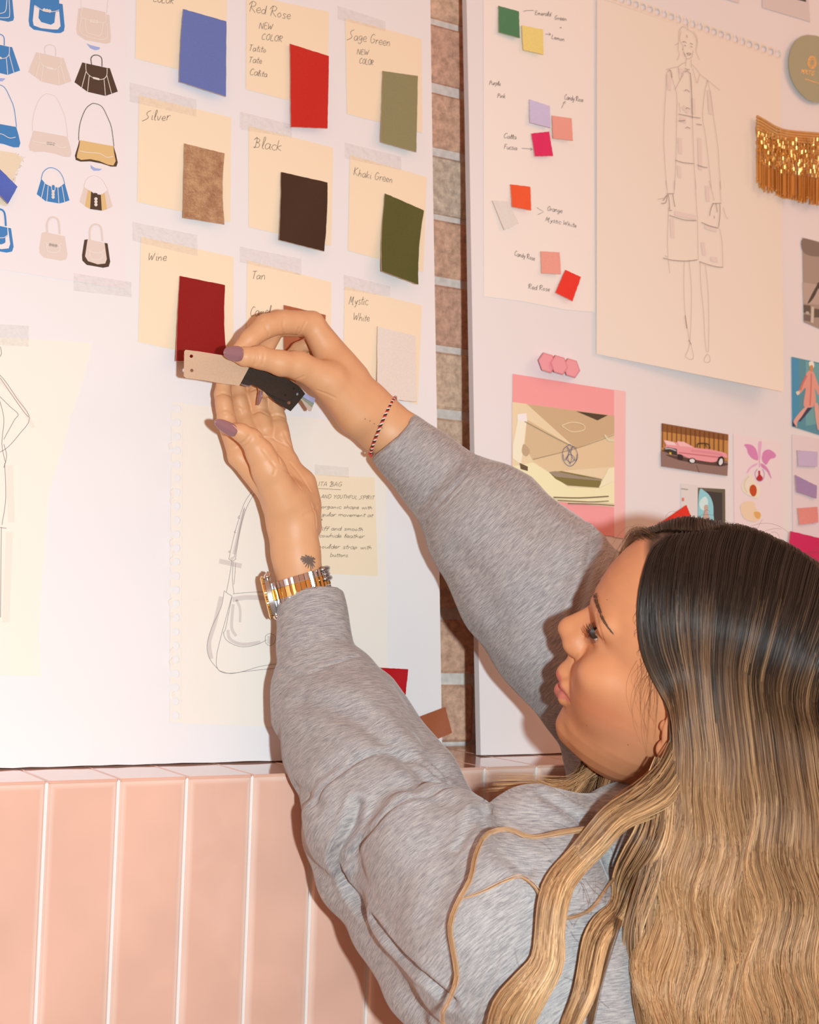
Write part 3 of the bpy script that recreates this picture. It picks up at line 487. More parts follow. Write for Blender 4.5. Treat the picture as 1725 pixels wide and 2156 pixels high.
strokes('light_pencil_lines', mp1, [
 [(410, 60), (412, 140)], [(395, 120), (350, 95), (305, 150), (298, 260), (290, 380), (305, 440), (280, 520)], [(330, 150), (310, 250), (340, 330)], [(400, 130), (460, 160), (510, 230), (530, 320), (515, 400), (560, 520)], [(480, 150), (530, 240), (525, 330)], [(250, 330), (300, 300)], [(350, 330), (360, 420), (390, 490), (430, 500), (465, 470), (478, 400)],
 [(395, 490), (385, 560), (390, 600)], [(455, 500), (455, 570), (460, 610)], [(140, 640), (200, 620), (290, 600), (340, 565), (380, 550)], [(180, 640), (145, 700), (135, 900), (120, 1150), (108, 1500), (125, 1850), (150, 2150)], [(180, 640), (210, 740), (255, 880), (275, 1000), (270, 1300), (265, 1700), (245, 2150)], [(290, 600), (300, 700), (315, 770), (345, 690), (375, 640)], [(460, 570), (520, 630), (570, 700), (660, 770), (760, 850), (820, 900)], [(470, 620), (500, 720), (530, 805), (560, 700)],
 [(660, 770), (630, 900), (610, 1050), (600, 1250), (640, 1500), (680, 1850), (710, 2150)], [(660, 770), (700, 950), (740, 1250), (790, 1600), (810, 1900), (830, 2150)], [(445, 680), (460, 850), (465, 1100), (475, 1400), (490, 1800), (515, 2150)], [(250, 890), (360, 690)], [(300, 1050), (320, 1180)]],
 [[(120, 0), (140, 140)], [(220, 0), (215, 140)], [(30, 215), (100, 200)], [(455, 0), (465, 200), (480, 450), (485, 700), (490, 900)], [(610, 0), (650, 140), (670, 230)], [(735, 0), (740, 130), (750, 250)], [(155, 300), (145, 500), (140, 700), (145, 870)], [(730, 545), (760, 700), (770, 985)], [(110, 850), (150, 880)], [(330, 920), (325, 1150), (335, 1450), (370, 1700), (390, 1830)], [(385, 900), (410, 1200), (410, 1500), (395, 1830)], [(510, 930), (520, 1200), (550, 1500), (565, 1800), (585, 1950)], [(570, 960), (600, 1250), (610, 1600), (605, 1950)],
  [(395, 1830), (375, 1920), (345, 1990), (370, 2020), (420, 2030), (435, 1990), (415, 1900), (395, 1830)], [(590, 1970), (560, 2020), (560, 2055), (600, 2065), (625, 2040), (615, 1990), (590, 1970)], [(150, 900), (165, 1050)], [(770, 300), (800, 400), (830, 440)]], .0006)
strokes('dark_pencil_lines', mp2, [[(345, 290), (370, 285), (395, 300)], [(440, 305), (475, 320)], [(365, 330), (390, 340)], [(445, 345), (470, 355)], [(398, 435), (425, 430), (452, 440), (425, 455), (398, 435)], [(395, 200), (405, 240)], [(375, 620), (400, 635), (435, 640)], [(375, 670), (405, 655), (440, 690)], [(370, 905), (400, 895), (435, 920)], [(385, 1130), (410, 1120), (440, 1140)], [(385, 1375), (410, 1365), (445, 1385)], [(295, 1200), (380, 1215), (470, 1235), (570, 1250)], [(295, 1285), (380, 1280)], [(520, 1325), (590, 1335)], [(445, 680), (462, 950), (470, 1250)], [(255, 1780), (350, 1810), (490, 1825)], [(530, 1840), (600, 1865), (660, 1875)], [(175, 640), (200, 660), (215, 740)], [(360, 420), (385, 480)], [(345, 385), (350, 375)]],
 [[(130, 150), (215, 150)], [(140, 160), (120, 250), (70, 260)], [(150, 160), (160, 250), (165, 330)], [(200, 160), (215, 250), (225, 300)], [(160, 340), (190, 340)], [(160, 395), (250, 425), (350, 450), (470, 455)], [(525, 475), (620, 515), (720, 540)], [(650, 260), (750, 260)], [(660, 260), (630, 330), (620, 400)], [(690, 260), (700, 320), (705, 360)], [(735, 270), (735, 400), (720, 530)], [(670, 400), (675, 430)], [(90, 880), (200, 905), (350, 915), (480, 900)], [(500, 920), (600, 955), (700, 980), (770, 985)], [(130, 170), (90, 230)], [(340, 1530), (360, 1680)], [(380, 1810), (410, 1860)]], .0008, .0011)
strokes('pencil_shading', mp3, [[(170, 700), (180, 900)], [(320, 620), (330, 690)], [(350, 1100), (420, 1180)], [(310, 1260), (390, 1290)], [(480, 1000), (485, 1200)], [(310, 1500), (320, 1700)], [(300, 1850), (310, 2000)], [(680, 900), (700, 1200)], [(560, 1500), (570, 1900)]], [[(190, 430), (200, 650)], [(220, 370), (460, 420)], [(560, 520), (700, 560)], [(540, 700), (560, 850)], [(630, 890), (710, 900)], [(590, 60), (600, 240)]], .006, .0005)
# printed pictures pinned on the board: each picture's shapes are its print
def picture(name, px, base, shapes, label, cat, g=.0006, group='small pictures on the right board', tf=None, zone='R', rough=.4):
    m0 = mat(name+'_paper_'+str(int(px[0][0])), alb(base, zone), rough); ms_ = [m0]; keys = [None]
    mb = MB(); plate(mb, px, g, .0004); g2 = g+.0004
    for sh in shapes:
        c = sh[0]
        if c not in keys: keys.append(c); ms_.append(mat('print_%d_%d_%d_%s' % (*c, zone), alb(c, zone), rough))
        mi = keys.index(c); g2 += .00006
        P = [tf(*q) for q in sh[2]] if tf else sh[2]
        if sh[1] == 'f': plate(mb, P, g2, .00005, mi)
        elif sh[1] == 's': plate(mb, crom(P, 4, True), g2, .00005, mi)
        else: ribbon(mb, crom(P, 4) if len(P) > 2 else P, sh[1], g2+.00006, mi)
    o = mb.build(name, ms_); return tag(o, label, cat, group)
z5 = lambda x, y: (980+x/2.3154, 680+y/2.3154)
PK = (250, 152, 146); CR1 = (226, 190, 148); CR2 = (244, 212, 164); TN = (206, 166, 124)
picture('mood_print', [(1080, 787), (1318, 825), (1316, 1132), (1077, 1104)], PK, [
 ((246, 182, 172), 'f', [(725, 324), (782, 333), (780, 1052), (725, 1044)]), ((236, 202, 160), 'f', [(229, 385), (727, 452), (727, 898), (229, 850)]),
 (TN, 'f', [(300, 395), (727, 452), (727, 540), (540, 612)]), ((216, 178, 136), 'f', [(300, 470), (540, 612), (330, 670), (290, 600)]), ((228, 190, 146), 'f', [(540, 612), (727, 548), (727, 700), (410, 725), (330, 672)]),
 ((84, 62, 44), 'f', [(540, 430), (695, 450), (645, 475)]), ((250, 226, 190), 'f', [(257, 470), (300, 478), (272, 690), (232, 660), (232, 600)]), ((252, 236, 210), 'f', [(255, 445), (298, 440), (302, 480), (255, 475)]), ((196, 158, 122), 's', [(285, 590), (315, 620), (300, 650), (276, 630)]),
 ((250, 222, 172), 'f', [(229, 700), (330, 680), (440, 750), (500, 800), (650, 806), (727, 770), (727, 880), (229, 840)]), ((132, 112, 62), 'f', [(408, 727), (470, 722), (665, 760), (655, 803), (500, 792), (440, 760)]), ((160, 136, 112), 'f', [(408, 727), (440, 722), (500, 735), (560, 748), (668, 762), (664, 770), (440, 750)]),
 ((110, 82, 60), 'f', [(265, 682), (305, 700), (305, 722), (270, 712)]), ((246, 222, 180), 'f', [(700, 708), (727, 704), (727, 770), (650, 804)]),
 ((150, 118, 86), .0008, [(290, 480), (420, 550), (500, 590), (545, 610)]), ((150, 118, 86), .0006, [(330, 665), (540, 612), (727, 545)]), ((236, 206, 166), .0008, [(470, 500), (520, 484), (575, 495), (580, 520), (520, 530), (470, 500)]), ((130, 100, 70), .0014, [(430, 850), (560, 853), (700, 845)]), ((130, 100, 70), .001, [(450, 865), (600, 872), (700, 868)]), ((110, 84, 60), .001, [(500, 880), (640, 884), (727, 890)]), ((226, 206, 170), .002, [(680, 545), (700, 570), (727, 572)]),
 ((92, 84, 120), .0007, [(510, 592), (540, 618), (548, 655), (530, 688), (510, 698), (488, 685), (474, 655), (480, 615), (510, 592)]), ((92, 84, 120), .0006, [(495, 600), (505, 640), (485, 670), (478, 640)]), ((92, 84, 120), .0006, [(525, 600), (515, 640), (538, 672), (545, 640)]), ((92, 84, 120), .0006, [(500, 605), (520, 650), (510, 690)]), ((92, 84, 120), .0006, [(520, 605), (500, 650), (512, 690)]), ((92, 84, 120), .0006, [(490, 660), (512, 640), (535, 662), (512, 680), (490, 660)])],
 'pink bordered print of a cream interior with a blue emblem, above the raised sleeve', 'print', tf=z5)
z8 = lambda x, y: (1370+x/4.859, 860+y/4.859)
sh = [((196, 130, 66), 'f', [(115, 150), (797, 265), (795, 540), (110, 420)]), ((140, 84, 44), 'f', [(115, 150), (797, 265), (797, 330), (113, 235)])]
for k in range(14):
    x = 125+k*48; sh.append(((120, 66, 34), .0014, [(x, 160+(x-115)*.17), (x-2, 400+(x-115)*.17)]))
sh += [((146, 110, 98), 'f', [(108, 440), (795, 545), (788, 690), (480, 650), (110, 592)]), ((90, 62, 54), 's', [(160, 470), (300, 530), (560, 575), (740, 590), (780, 560), (500, 530)]), ((104, 78, 66), .001, [(470, 580), (500, 655)]),
 ((236, 150, 150), 's', [(140, 325), (240, 345), (330, 350), (450, 400), (600, 418), (700, 438), (775, 462), (782, 505), (750, 500), (720, 490), (690, 530), (640, 550), (520, 535), (400, 510), (300, 470), (200, 455), (140, 410), (160, 380)]), ((246, 178, 172), 'f', [(270, 335), (340, 340), (445, 398), (300, 385)]), ((250, 196, 186), 'f', [(140, 325), (235, 342), (270, 380), (170, 370)]), ((200, 104, 106), .0012, [(290, 450), (450, 470), (700, 500)]), ((226, 136, 140), .0025, [(420, 430), (600, 450), (740, 475)]),
 ((60, 48, 44), 'f', [(140, 405), (180, 395), (270, 415), (275, 480), (200, 465), (150, 440)]), ((176, 170, 170), .0016, [(150, 412), (200, 410), (262, 432)]), ((222, 170, 60), 'f', [(192, 445), (215, 450), (214, 475), (192, 468)]),
 ((50, 38, 36), 's', [(280, 470), (330, 480), (330, 525), (290, 520)]), ((40, 32, 32), 's', [(390, 520), (425, 505), (460, 520), (462, 550), (430, 562), (395, 548)]), ((226, 214, 206), 's', [(402, 525), (430, 514), (452, 528), (450, 548), (428, 556), (406, 545)]), ((40, 32, 32), 's', [(685, 540), (700, 500), (735, 490), (755, 520), (745, 570), (715, 588), (690, 572)]), ((226, 214, 206), 's', [(700, 545), (718, 512), (738, 520), (738, 560), (716, 580), (702, 570)]), ((60, 44, 40), .0014, [(480, 400), (490, 360), (590, 365), (610, 410)]), ((60, 44, 40), .0009, [(560, 362), (575, 400)])]
picture('car_photo', [(1393.5, 891), (1534, 915), (1532, 1002), (1392.5, 982)], (140, 90, 50), sh, 'small photo of a pink vintage convertible with tail fins', 'photo', tf=z8)
picture('door_photo', [(1434, 1017), (1527, 1030), (1528, 1135), (1434, 1122)], (226, 206, 194), [((104, 92, 72), 'f', [(485, 810), (765, 825), (768, 1300), (485, 1280)]), ((66, 58, 54), 'f', [(505, 840), (735, 862), (738, 1300), (500, 1280)]), ((148, 198, 200), 's', [(500, 845), (560, 850), (610, 900), (640, 980), (645, 1080), (640, 1200), (500, 1200)]), ((210, 226, 222), 's', [(505, 950), (560, 900), (590, 960), (560, 1040), (510, 1020)]), ((198, 160, 142), 's', [(550, 1000), (575, 985), (590, 1010), (588, 1060), (610, 1160), (530, 1160), (548, 1060)]), ((220, 120, 96), 'f', [(322, 912), (345, 914), (345, 948), (322, 946)]), ((150, 130, 116), .0009, [(315, 820), (385, 830)])], 'small photo of a doorway with a pale blue round pane, above the hair', 'photo', tf=z8)
OP = (218, 130, 168); OP2 = (232, 168, 190)
picture('orchid_print', [(1544.5, 912), (1644.5, 930), (1649, 1150), (1547, 1135)], (238, 208, 200), [
 (OP2, 's', [(1105, 345), (1125, 335), (1140, 350), (1130, 440), (1125, 520), (1108, 510), (1100, 430)]), (OP, 's', [(960, 370), (1020, 368), (1070, 400), (1095, 460), (1100, 530), (1040, 510), (1000, 460), (985, 410)]), (OP, 's', [(1140, 500), (1160, 440), (1210, 420), (1260, 445), (1285, 480), (1270, 505), (1225, 520), (1185, 575), (1150, 545)]), (OP2, 's', [(1100, 558), (1050, 575), (1005, 615), (985, 660), (1000, 655), (1030, 610), (1080, 585)]), (OP, 's', [(1130, 560), (1180, 590), (1215, 640), (1240, 720), (1225, 700), (1190, 640), (1140, 600)]),
 ((226, 150, 170), .0012, [(1115, 520), (1118, 600)]), ((190, 130, 170), .0009, [(1095, 620), (1072, 660), (1085, 720), (1120, 745), (1155, 720), (1165, 660), (1145, 620)]), ((186, 46, 48), 's', [(1105, 640), (1122, 640), (1125, 675), (1150, 710), (1130, 740), (1095, 735), (1085, 712), (1105, 680)]),
 ((238, 214, 186), 's', [(1010, 670), (1040, 700), (1080, 760), (1120, 800), (1128, 860), (1100, 915), (1050, 910), (990, 880), (945, 840), (935, 780), (960, 730)]), ((196, 74, 34), 's', [(1020, 800), (1050, 778), (1080, 800), (1088, 850), (1070, 895), (1040, 895), (1015, 850)]), ((214, 188, 158), .001, [(1010, 690), (970, 740), (960, 800), (990, 860)]),
 ((238, 200, 164), 's', [(920, 1000), (980, 950), (1060, 960), (1080, 1020), (1130, 1080), (1120, 1130), (1060, 1160), (960, 1120)]), ((226, 166, 96), 's', [(1060, 1060), (1110, 1060), (1130, 1090), (1110, 1130), (1070, 1110)])], 'tall lilac print of a pink orchid, a shell and a flower', 'print', tf=z8)
sheet2 = picture('swatch_card', [(1668, 914), (1790, 934), (1790, 1210), (1670, 1190)], (230, 202, 196), [], 'pale card holding a lilac, a violet and a coral swatch at the right edge', 'card', group=None)
for cor, c, lb in (([(1679, 948), (1722, 951), (1722, 982), (1682, 981)], (200, 172, 192), 'lilac swatch topmost on the pale card at the right edge'), ([(1675, 1000), (1721, 1023), (1720, 1049), (1678, 1035)], (164, 130, 162), 'slanted violet swatch in the middle of the pale card'), ([(1680, 1070), (1722, 1067), (1724, 1100), (1684, 1105)], (226, 136, 122), 'coral swatch lowest on the pale card at the right edge')):
    swatch(cor, leather('card_'+lb.split()[0], c, 'R'), lb, group='swatches on the pale card', curl=(0, .0005, .0008, 0), wav=.0002, g0=.0012, name='colour_swatch', cat='swatch')
zA = lambda x, y: (1660+x/4.892, 480+y/4.892)
picture('runway_photo', [(1667.5, 751), (1745, 768), (1745, 922), (1668.5, 898)], (88, 140, 150), [((70, 140, 170), 'f', [(36, 1335), (110, 1350), (110, 2000), (42, 2030)]), ((110, 158, 156), 'f', [(180, 1370), (400, 1420), (400, 2000), (180, 2040)]), ((226, 150, 130), 's', [(200, 1480), (255, 1475), (290, 1560), (330, 1680), (310, 1720), (275, 1650), (285, 1800), (230, 1850), (160, 1830), (180, 1650), (130, 1700), (105, 1690), (150, 1590)]), ((208, 112, 100), .003, [(190, 1520), (150, 1600), (125, 1670)]), ((208, 112, 100), .002, [(240, 1500), (235, 1680), (225, 1830)]),
 ((240, 226, 200), 's', [(218, 1380), (250, 1372), (268, 1400), (262, 1440), (225, 1430), (215, 1405)]), ((206, 136, 84), 's', [(226, 1420), (252, 1415), (258, 1460), (240, 1480), (222, 1455)]), ((222, 206, 176), 's', [(80, 1690), (110, 1680), (120, 1705), (95, 1722)]), ((226, 160, 140), 's', [(170, 1850), (215, 1850), (150, 1930), (95, 2000), (90, 2050), (60, 2030), (60, 1980), (110, 1910)]), ((60, 60, 80), 'f', [(200, 1850), (250, 1850), (130, 1990), (105, 1995)]), ((60, 60, 80), 'f', [(42, 1985), (60, 2010), (85, 2045), (48, 2040)]), ((226, 160, 140), 's', [(270, 1830), (310, 1820), (330, 2000), (325, 2070), (300, 2060)])], 'photo of a figure in a pink coat walking before blue, at the right edge', 'photo', tf=zA)
picture('monochrome_photo', [(1690, 500), (1745, 514), (1745, 700), (1693, 678)], (166, 138, 120), [((128, 104, 90), 's', [(150, 110), (318, 150), (420, 180), (420, 280), (250, 290), (152, 240)]), ((184, 154, 136), 'f', [(150, 560), (420, 600), (420, 800), (160, 780)]), ((70, 58, 48), 's', [(200, 780), (240, 690), (290, 600), (318, 560), (400, 600), (318, 620), (280, 690), (240, 750)]), ((96, 78, 66), 'f', [(158, 790), (230, 800), (230, 880), (160, 870)]), ((190, 164, 148), 's', [(185, 860), (215, 865), (210, 890), (185, 885)]), ((96, 78, 66), 'f', [(270, 830), (420, 850), (420, 920), (270, 920)]), ((206, 180, 160), 'f', [(240, 810), (268, 815), (262, 980), (232, 975)]), ((120, 96, 86), 'f', [(162, 890), (232, 900), (232, 960), (164, 950)])], 'black and white photo cut by the right photo edge, above the runway photo', 'photo', tf=zA)
zB = lambda x, y: (1560+x/4.79, y/4.79)
picture('printed_card', [(1603, -60), (1700, -40), (1707, 46), (1606, 16)], (216, 192, 182), [((70, 54, 46), 'f', [(560, -30), (660, -10), (660, 20), (560, -6)])], 'pale grey card at the top right, cut by the photo edge', 'card', group=None, tf=zB)
picture('printed_card', [(1500, -60), (1558, -50), (1557, 7), (1502, -10)], (222, 196, 186), [], 'small pale card tip at the very top of the right board', 'card', group=None)
# round green tag with gold print
P = [(1701, 73), (1688, 76), (1675, 86), (1666, 102), (1661, 122), (1661, 142), (1665, 162), (1673, 180), (1684, 195), (1698, 208), (1712, 215), (1728, 216), (1745, 211), (1760, 197), (1770, 175), (1772, 150), (1767, 122), (1755, 100), (1738, 83), (1720, 75)]
tg = tag(sheet('round_tag', P, .004, mat('sage_card', alb((172, 156, 122), 'R'), .7), .001), 'round sage green tag with a gold crest and lettering, top right', 'tag')
m_gold = mat('gold_print', (.78, .47, .16), .4, metal=.5)
mb = MB(); c0 = zB(720, 630)
for k in range(3):
    for rr_ in (.55, .8, 1.0):
        ribbon(mb, crom([(c0[0]+rr_*9.5*math.cos(2*math.pi*q/10+.3*k)*(.8 if q % 2 else 1), c0[1]+rr_*14*math.sin(2*math.pi*q/10+.3*k)*(.85 if q % 2 else 1)) for q in range(11)], 3), .0004, .0053)
mb.build('crest', m_gold, tg)
mb = MB(); G['É'] = G['E']; write(mb, 'MIETIS', 1688, 153, 8.5, dx=(1, .22), sx=.98, wd=.0008, g=.0053, slant=.02)
for k in range(9): ribbon(mb, [(1696+k*3.6, 166.5+k*1.1), (1698.4+k*3.6, 167.3+k*1.1)], .0012, .0053)
mb.build('lettering', m_gold, tg)
# gold fringe
m_fr = mat('gold_fringe', (.80, .46, .14), .28, metal=.85); m_fr2 = mat('gold_braid', (.72, .42, .16), .5, metal=.4, bump=1, bscale=400)
fr = bpy.data.objects.new('fringe_trim', None); COL.objects.link(fr); fr.location = PB(1660, 270, .006); tag(fr, 'gold beaded fringe trim hanging below the green tag', 'fringe')
def fix(o, par):                        # keep world place under a moved empty
    o.parent = par; o.matrix_parent_inverse = Matrix.Translation(-Vector(par.location))
bt = crom([(1594, 242), (1612, 252), (1632, 264), (1655, 272), (1690, 276), (1725, 279), (1790, 290)], 6)
mb = MB()
for q in range(5):
    rr = random.Random(q); mb.tube([PB(x, y+3+q*5.2+(q*1.2 if x < 1640 else 0), .008+.0008*math.sin(x)) for x, y in bt], .0018, 6)
fix(mb.build('braid', m_fr2, smooth=True), fr)
mb = MB(); rr = random.Random(8)
for k in range(150):
    x = 1595+k*1.25; y0 = 268+min(1, max(0, (x-1600)/50))*22; ln = np.interp(x, [1594, 1605, 1630, 1660, 1690, 1790], [110, 128, 118, 122, 130, 140])*rr.uniform(.93, 1.05); lay = rr.choice([.004, .0065, .009, .0115])
    if rr.random() < .06: continue
    sw_ = rr.uniform(-2, 2); L_ = ln*.62
    for q in range(9):                   # small cut beads
        a_ = y0+L_*q/9; b_ = y0+L_*(q+.85)/9; j = rr.uniform(-.9, .9); mb.tube([PB(x+sw_*q/12+j, a_, lay+rr.uniform(-.001, .001)), PB(x+sw_*q/12+j, b_, lay+rr.uniform(-.001, .001))], .00085, 4)
    mb.tube([PB(x+sw_*.7, y0+L_+1, lay), PB(x+sw_, y0+ln, lay)], .00085, 6)          # long bugle bead
    mb.tube([PB(x+sw_, y0+ln, lay), PB(x+sw_, y0+ln+2.4, lay)], .0013, 5)
o = mb.build('bead_strands', m_fr); fix(o, fr); o['kind'] = 'stuff'
# pink hexagon clasp
m_hx = mat('pink_enamel', alb((236, 148, 148), 'R'), .45); mb = MB()
for (x, y), R_, g1 in (((1153, 764), 21, .010), ((1178, 768.5), 20, .013), ((1204, 775), 20, .010)):
    pp = [(x+R_*.92*math.cos(math.pi/3*q+.1), y+R_*1.05*math.sin(math.pi/3*q+.1)+.17*R_*math.cos(math.pi/3*q)) for q in range(6)]; pi = [(x+(a_-x)*.86, y+(b_-y)*.86) for a_, b_ in pp]
    T0 = [PB(a_, b_, g1+.0015) for a_, b_ in pi]; T1 = [PB(a_, b_, g1) for a_, b_ in pp]; B0 = [PB(a_, b_, 0.0006) for a_, b_ in pp]; k = 6
    mb.add(T0+T1+B0, [tuple(range(6))]+[(i, 6+i, 6+(i+1) % 6, (i+1) % 6) for i in range(6)]+[(6+i, 12+i, 12+(i+1) % 6, 6+(i+1) % 6) for i in range(6)])
tag(mb.build('hexagon_clasp', m_hx), 'pink clasp of three joined hexagons above the pink bordered print', 'clasp')
swatch([(1386, 1104), (1446, 1063), (1456, 1088), (1440, 1125)], leather('scarlet_leather', (222, 46, 28), 'R'), 'tilted scarlet swatch peeking out above the dark hair', group=None)
swatch([(1665, 1118), (1735, 1135), (1750, 1210), (1655, 1195)], leather('magenta_leather', (206, 36, 84), 'R'), 'magenta swatch behind the hair at the right edge', group=None)
# ------------------------------------------------------------------ sculpting with distance fields
def v3(a): return np.array(a, float)
def PZ(px, py, Z): return CZ(px, py, Z)
def PG(px, py, g): return CZ(px, py, ZB(px, py)-g/abs(BN@FW))
def rp(r, P):                            # radius in photo pixels at point P -> metres
    return r*((P-O)@FW)/FPX
class F:
    """a list of soft-blended solids"""
    def __init__(s): s.p = []
    def rc(s, a, b, ra, rb, k=.004, n=None, fl=1., op='u'):
        a = v3(a); b = v3(b); ab = b-a; L2 = ab@ab+1e-12; n_ = None if n is None else v3(n)/np.linalg.norm(n)
        def f(P):
            d = P-a; t = np.clip(d@ab/L2, 0, 1); q = d-t[:, None]*ab
            if n_ is not None: q = q+np.outer(q@n_, n_)*(1/fl-1)
            return np.sqrt((q*q).sum(1))-(ra+(rb-ra)*t)
        s.p.append((f, op, k)); return s
    def chain(s, pts, k=.004, kk=.004, n=None, fl=1., op='u'):
        for i in range(len(pts)-1): s.rc(pts[i][0], pts[i+1][0], pts[i][1], pts[i+1][1], k if i == 0 else kk, n, fl, op)
        return s
    def ell(s, c, ax, r, k=.004, op='u'):
        c = v3(c); A = np.array(ax, float); r = v3(r); m = r.min()
        def f(P):
            q = (P-c)@A.T; k0 = np.sqrt(((q/r)**2).sum(1))+1e-9; k1 = np.sqrt(((q/r**2)**2).sum(1))+1e-9
            return k0*(k0-1)/k1
        s.p.append((f, op, k)); return s
    def cone(s, a, b, ra, rb, rnd=.003, k=.002, op='u', n=None, fl=1.):
        a = v3(a); b = v3(b); ab = b-a; L = np.linalg.norm(ab); u_ = ab/L; n_ = None if n is None else v3(n)/np.linalg.norm(n)
        def f(P):
            d = P-a; t = d@u_; q = d-np.outer(t, u_)
            if n_ is not None: q = q+np.outer(q@n_, n_)*(1/fl-1)
            r = np.sqrt((q*q).sum(1)); dr = r-(ra+(rb-ra)*np.clip(t/L, 0, 1))+rnd; da = np.abs(t-L/2)-L/2+rnd
            return np.sqrt(np.maximum(dr, 0)**2+np.maximum(da, 0)**2)+np.minimum(np.maximum(dr, da), 0)-rnd
        s.p.append((f, op, k)); return s
    def fn(s, f, op='u', k=.004): s.p.append((f, op, k)); return s
    def ev(s, P, idx=None):
        D = None
        for i in (range(len(s.p)) if idx is None else idx):
            f, op, k = s.p[i]; d = f(P)
            if D is None: D = d if op == 'u' else np.full(len(P), 1.0); continue
            if op == 'u':
                h = np.maximum(k-np.abs(D-d), 0)/k; D = np.minimum(D, d)-h*h*k*.25
            else:
                d = -d; h = np.maximum(k-np.abs(D-d), 0)/k; D = np.maximum(D, d)+h*h*k*.25
        return D
    def mesh(s, lo, hi, cell, B=24, disp=None):
        lo = v3(lo); hi = v3(hi); nb = np.ceil((hi-lo)/(cell*B)).astype(int); N = nb*B+2
        I = np.array([(i, j, k) for i in range(nb[0]) for j in range(nb[1]) for k in range(nb[2])])
        Cn = lo+(I+.5)*B*cell; R = B*cell*.5*1.74
        DC = np.array([f(Cn) for f, op, k in s.p])
        DU = s.ev(Cn)
        act = np.where(np.abs(DU) < R+.012)[0]
        kx, ky = N[1]*N[2], N[2]
        ids_all, pos_all, quads = [], [], []
        g = np.arange(B+1)
        G0 = np.stack(np.meshgrid(g, g, g, indexing='ij'), -1).reshape(-1, 3)
        for a in act:
            idx = [i for i in range(len(s.p)) if DC[i, a] < R+.03]
            if not idx or s.p[idx[0]][1] != 'u': idx = [i for i in range(len(s.p)) if s.p[i][1] == 'u'][:1]+idx
            base = I[a]*B; P = lo+(base+G0)*cell
            V = s.ev(P, idx)
            if disp is not None: V = V-disp(P)
            V = V.reshape(B+1, B+1, B+1); S = V < 0
            if S.all() or not S.any(): continue
            c = np.zeros((B, B, B)); acc = np.zeros((B, B, B, 3)); off = np.array([[0, 0, 0], [1, 0, 0], [0, 1, 0], [0, 0, 1], [1, 1, 0], [1, 0, 1], [0, 1, 1], [1, 1, 1]])
            def sl(A, o): return A[o[0]:o[0]+B, o[1]:o[1]+B, o[2]:o[2]+B]
            for p, q in ((0, 1), (0, 2), (0, 3), (1, 4), (1, 5), (2, 4), (2, 6), (3, 5), (3, 6), (4, 7), (5, 7), (6, 7)):
                o1, o2 = off[p], off[q]; A, Bv = sl(V, o1), sl(V, o2); cr_ = (A < 0) != (Bv < 0)
                t = np.where(cr_, A/(A-Bv+1e-30), 0); c += cr_
                for d in range(3): acc[..., d] += np.where(cr_, o1[d]+t*(o2[d]-o1[d]), 0)
            m = c > 0; ci = np.argwhere(m); pos = lo+(base+ci+acc[m]/c[m][:, None])*cell; gi = base+ci
            ids_all.append(gi[:, 0]*kx+gi[:, 1]*ky+gi[:, 2]); pos_all.append(pos)
            for d in range(3):
                o1 = [0, 0, 0]; e = [0, 0, 0]; e[d] = 1
                A = S[:B, :B, :B]; Bv = S[e[0]:e[0]+B, e[1]:e[1]+B, e[2]:e[2]+B]; w_ = np.argwhere(A != Bv)
                if not len(w_): continue
                fl = A[A != Bv]; gg = base+w_; i0 = gg[:, 0]*kx+gg[:, 1]*ky+gg[:, 2]; st = [kx, ky, 1]; u_, v_ = st[(d+1) % 3], st[(d+2) % 3]
                q = np.stack([i0, i0-u_, i0-u_-v_, i0-v_], 1); q[~fl] = q[~fl][:, ::-1]; quads.append(q)
        ids = np.concatenate(ids_all); pos = np.concatenate(pos_all); Q = np.concatenate(quads)
        o_ = np.argsort(ids); ids = ids[o_]; pos = pos[o_]
        J = np.searchsorted(ids, Q); J[J >= len(ids)] = 0; ok = (ids[J] == Q).all(1); J = J[ok]
        return pos, J
def npmesh(name, V, Q, m, parent=None, col=None, smooth=True, attrs=None):
    me = bpy.data.meshes.new(name); k = Q.shape[1]
    me.vertices.add(len(V)); me.vertices.foreach_set('co', V.astype(np.float32).ravel())
    me.loops.add(Q.size); me.loops.foreach_set('vertex_index', Q.astype(np.int32).ravel())
    me.polygons.add(len(Q)); me.polygons.foreach_set('loop_start', np.arange(0, Q.size, k, dtype=np.int32))
    try: me.polygons.foreach_set('loop_total', np.full(len(Q), k, dtype=np.int32))
    except Exception: pass
    if smooth: me.polygons.foreach_set('use_smooth', np.ones(len(Q), dtype=bool))
    if col is not None:
        at = me.color_attributes.new('Col', 'FLOAT_COLOR', 'POINT'); at.data.foreach_set('color', np.c_[col, np.ones(len(V))].astype(np.float32).ravel())
    for an, av in (attrs or {}).items():
        at = me.attributes.new(an, 'FLOAT_VECTOR', 'POINT'); at.data.foreach_set('vector', av.astype(np.float32).ravel())
    me.update(calc_edges=True); me.validate(); return link(name, me, m, parent)
def relax(V, Q, it=2, lam=.5):
    n = len(V)
    for _ in range(it):
        S = np.zeros((n, 3)); c = np.zeros(n)
        for a in range(4):
            for b in ((a+1) % 4, (a+3) % 4):
                for d in range(3): S[:, d] += np.bincount(Q[:, a], V[Q[:, b], d], n)
                c += np.bincount(Q[:, a], minlength=n)
        c[c == 0] = 1; V = V+lam*(S/c[:, None]-V)*(c > 1)[:, None]
    return V
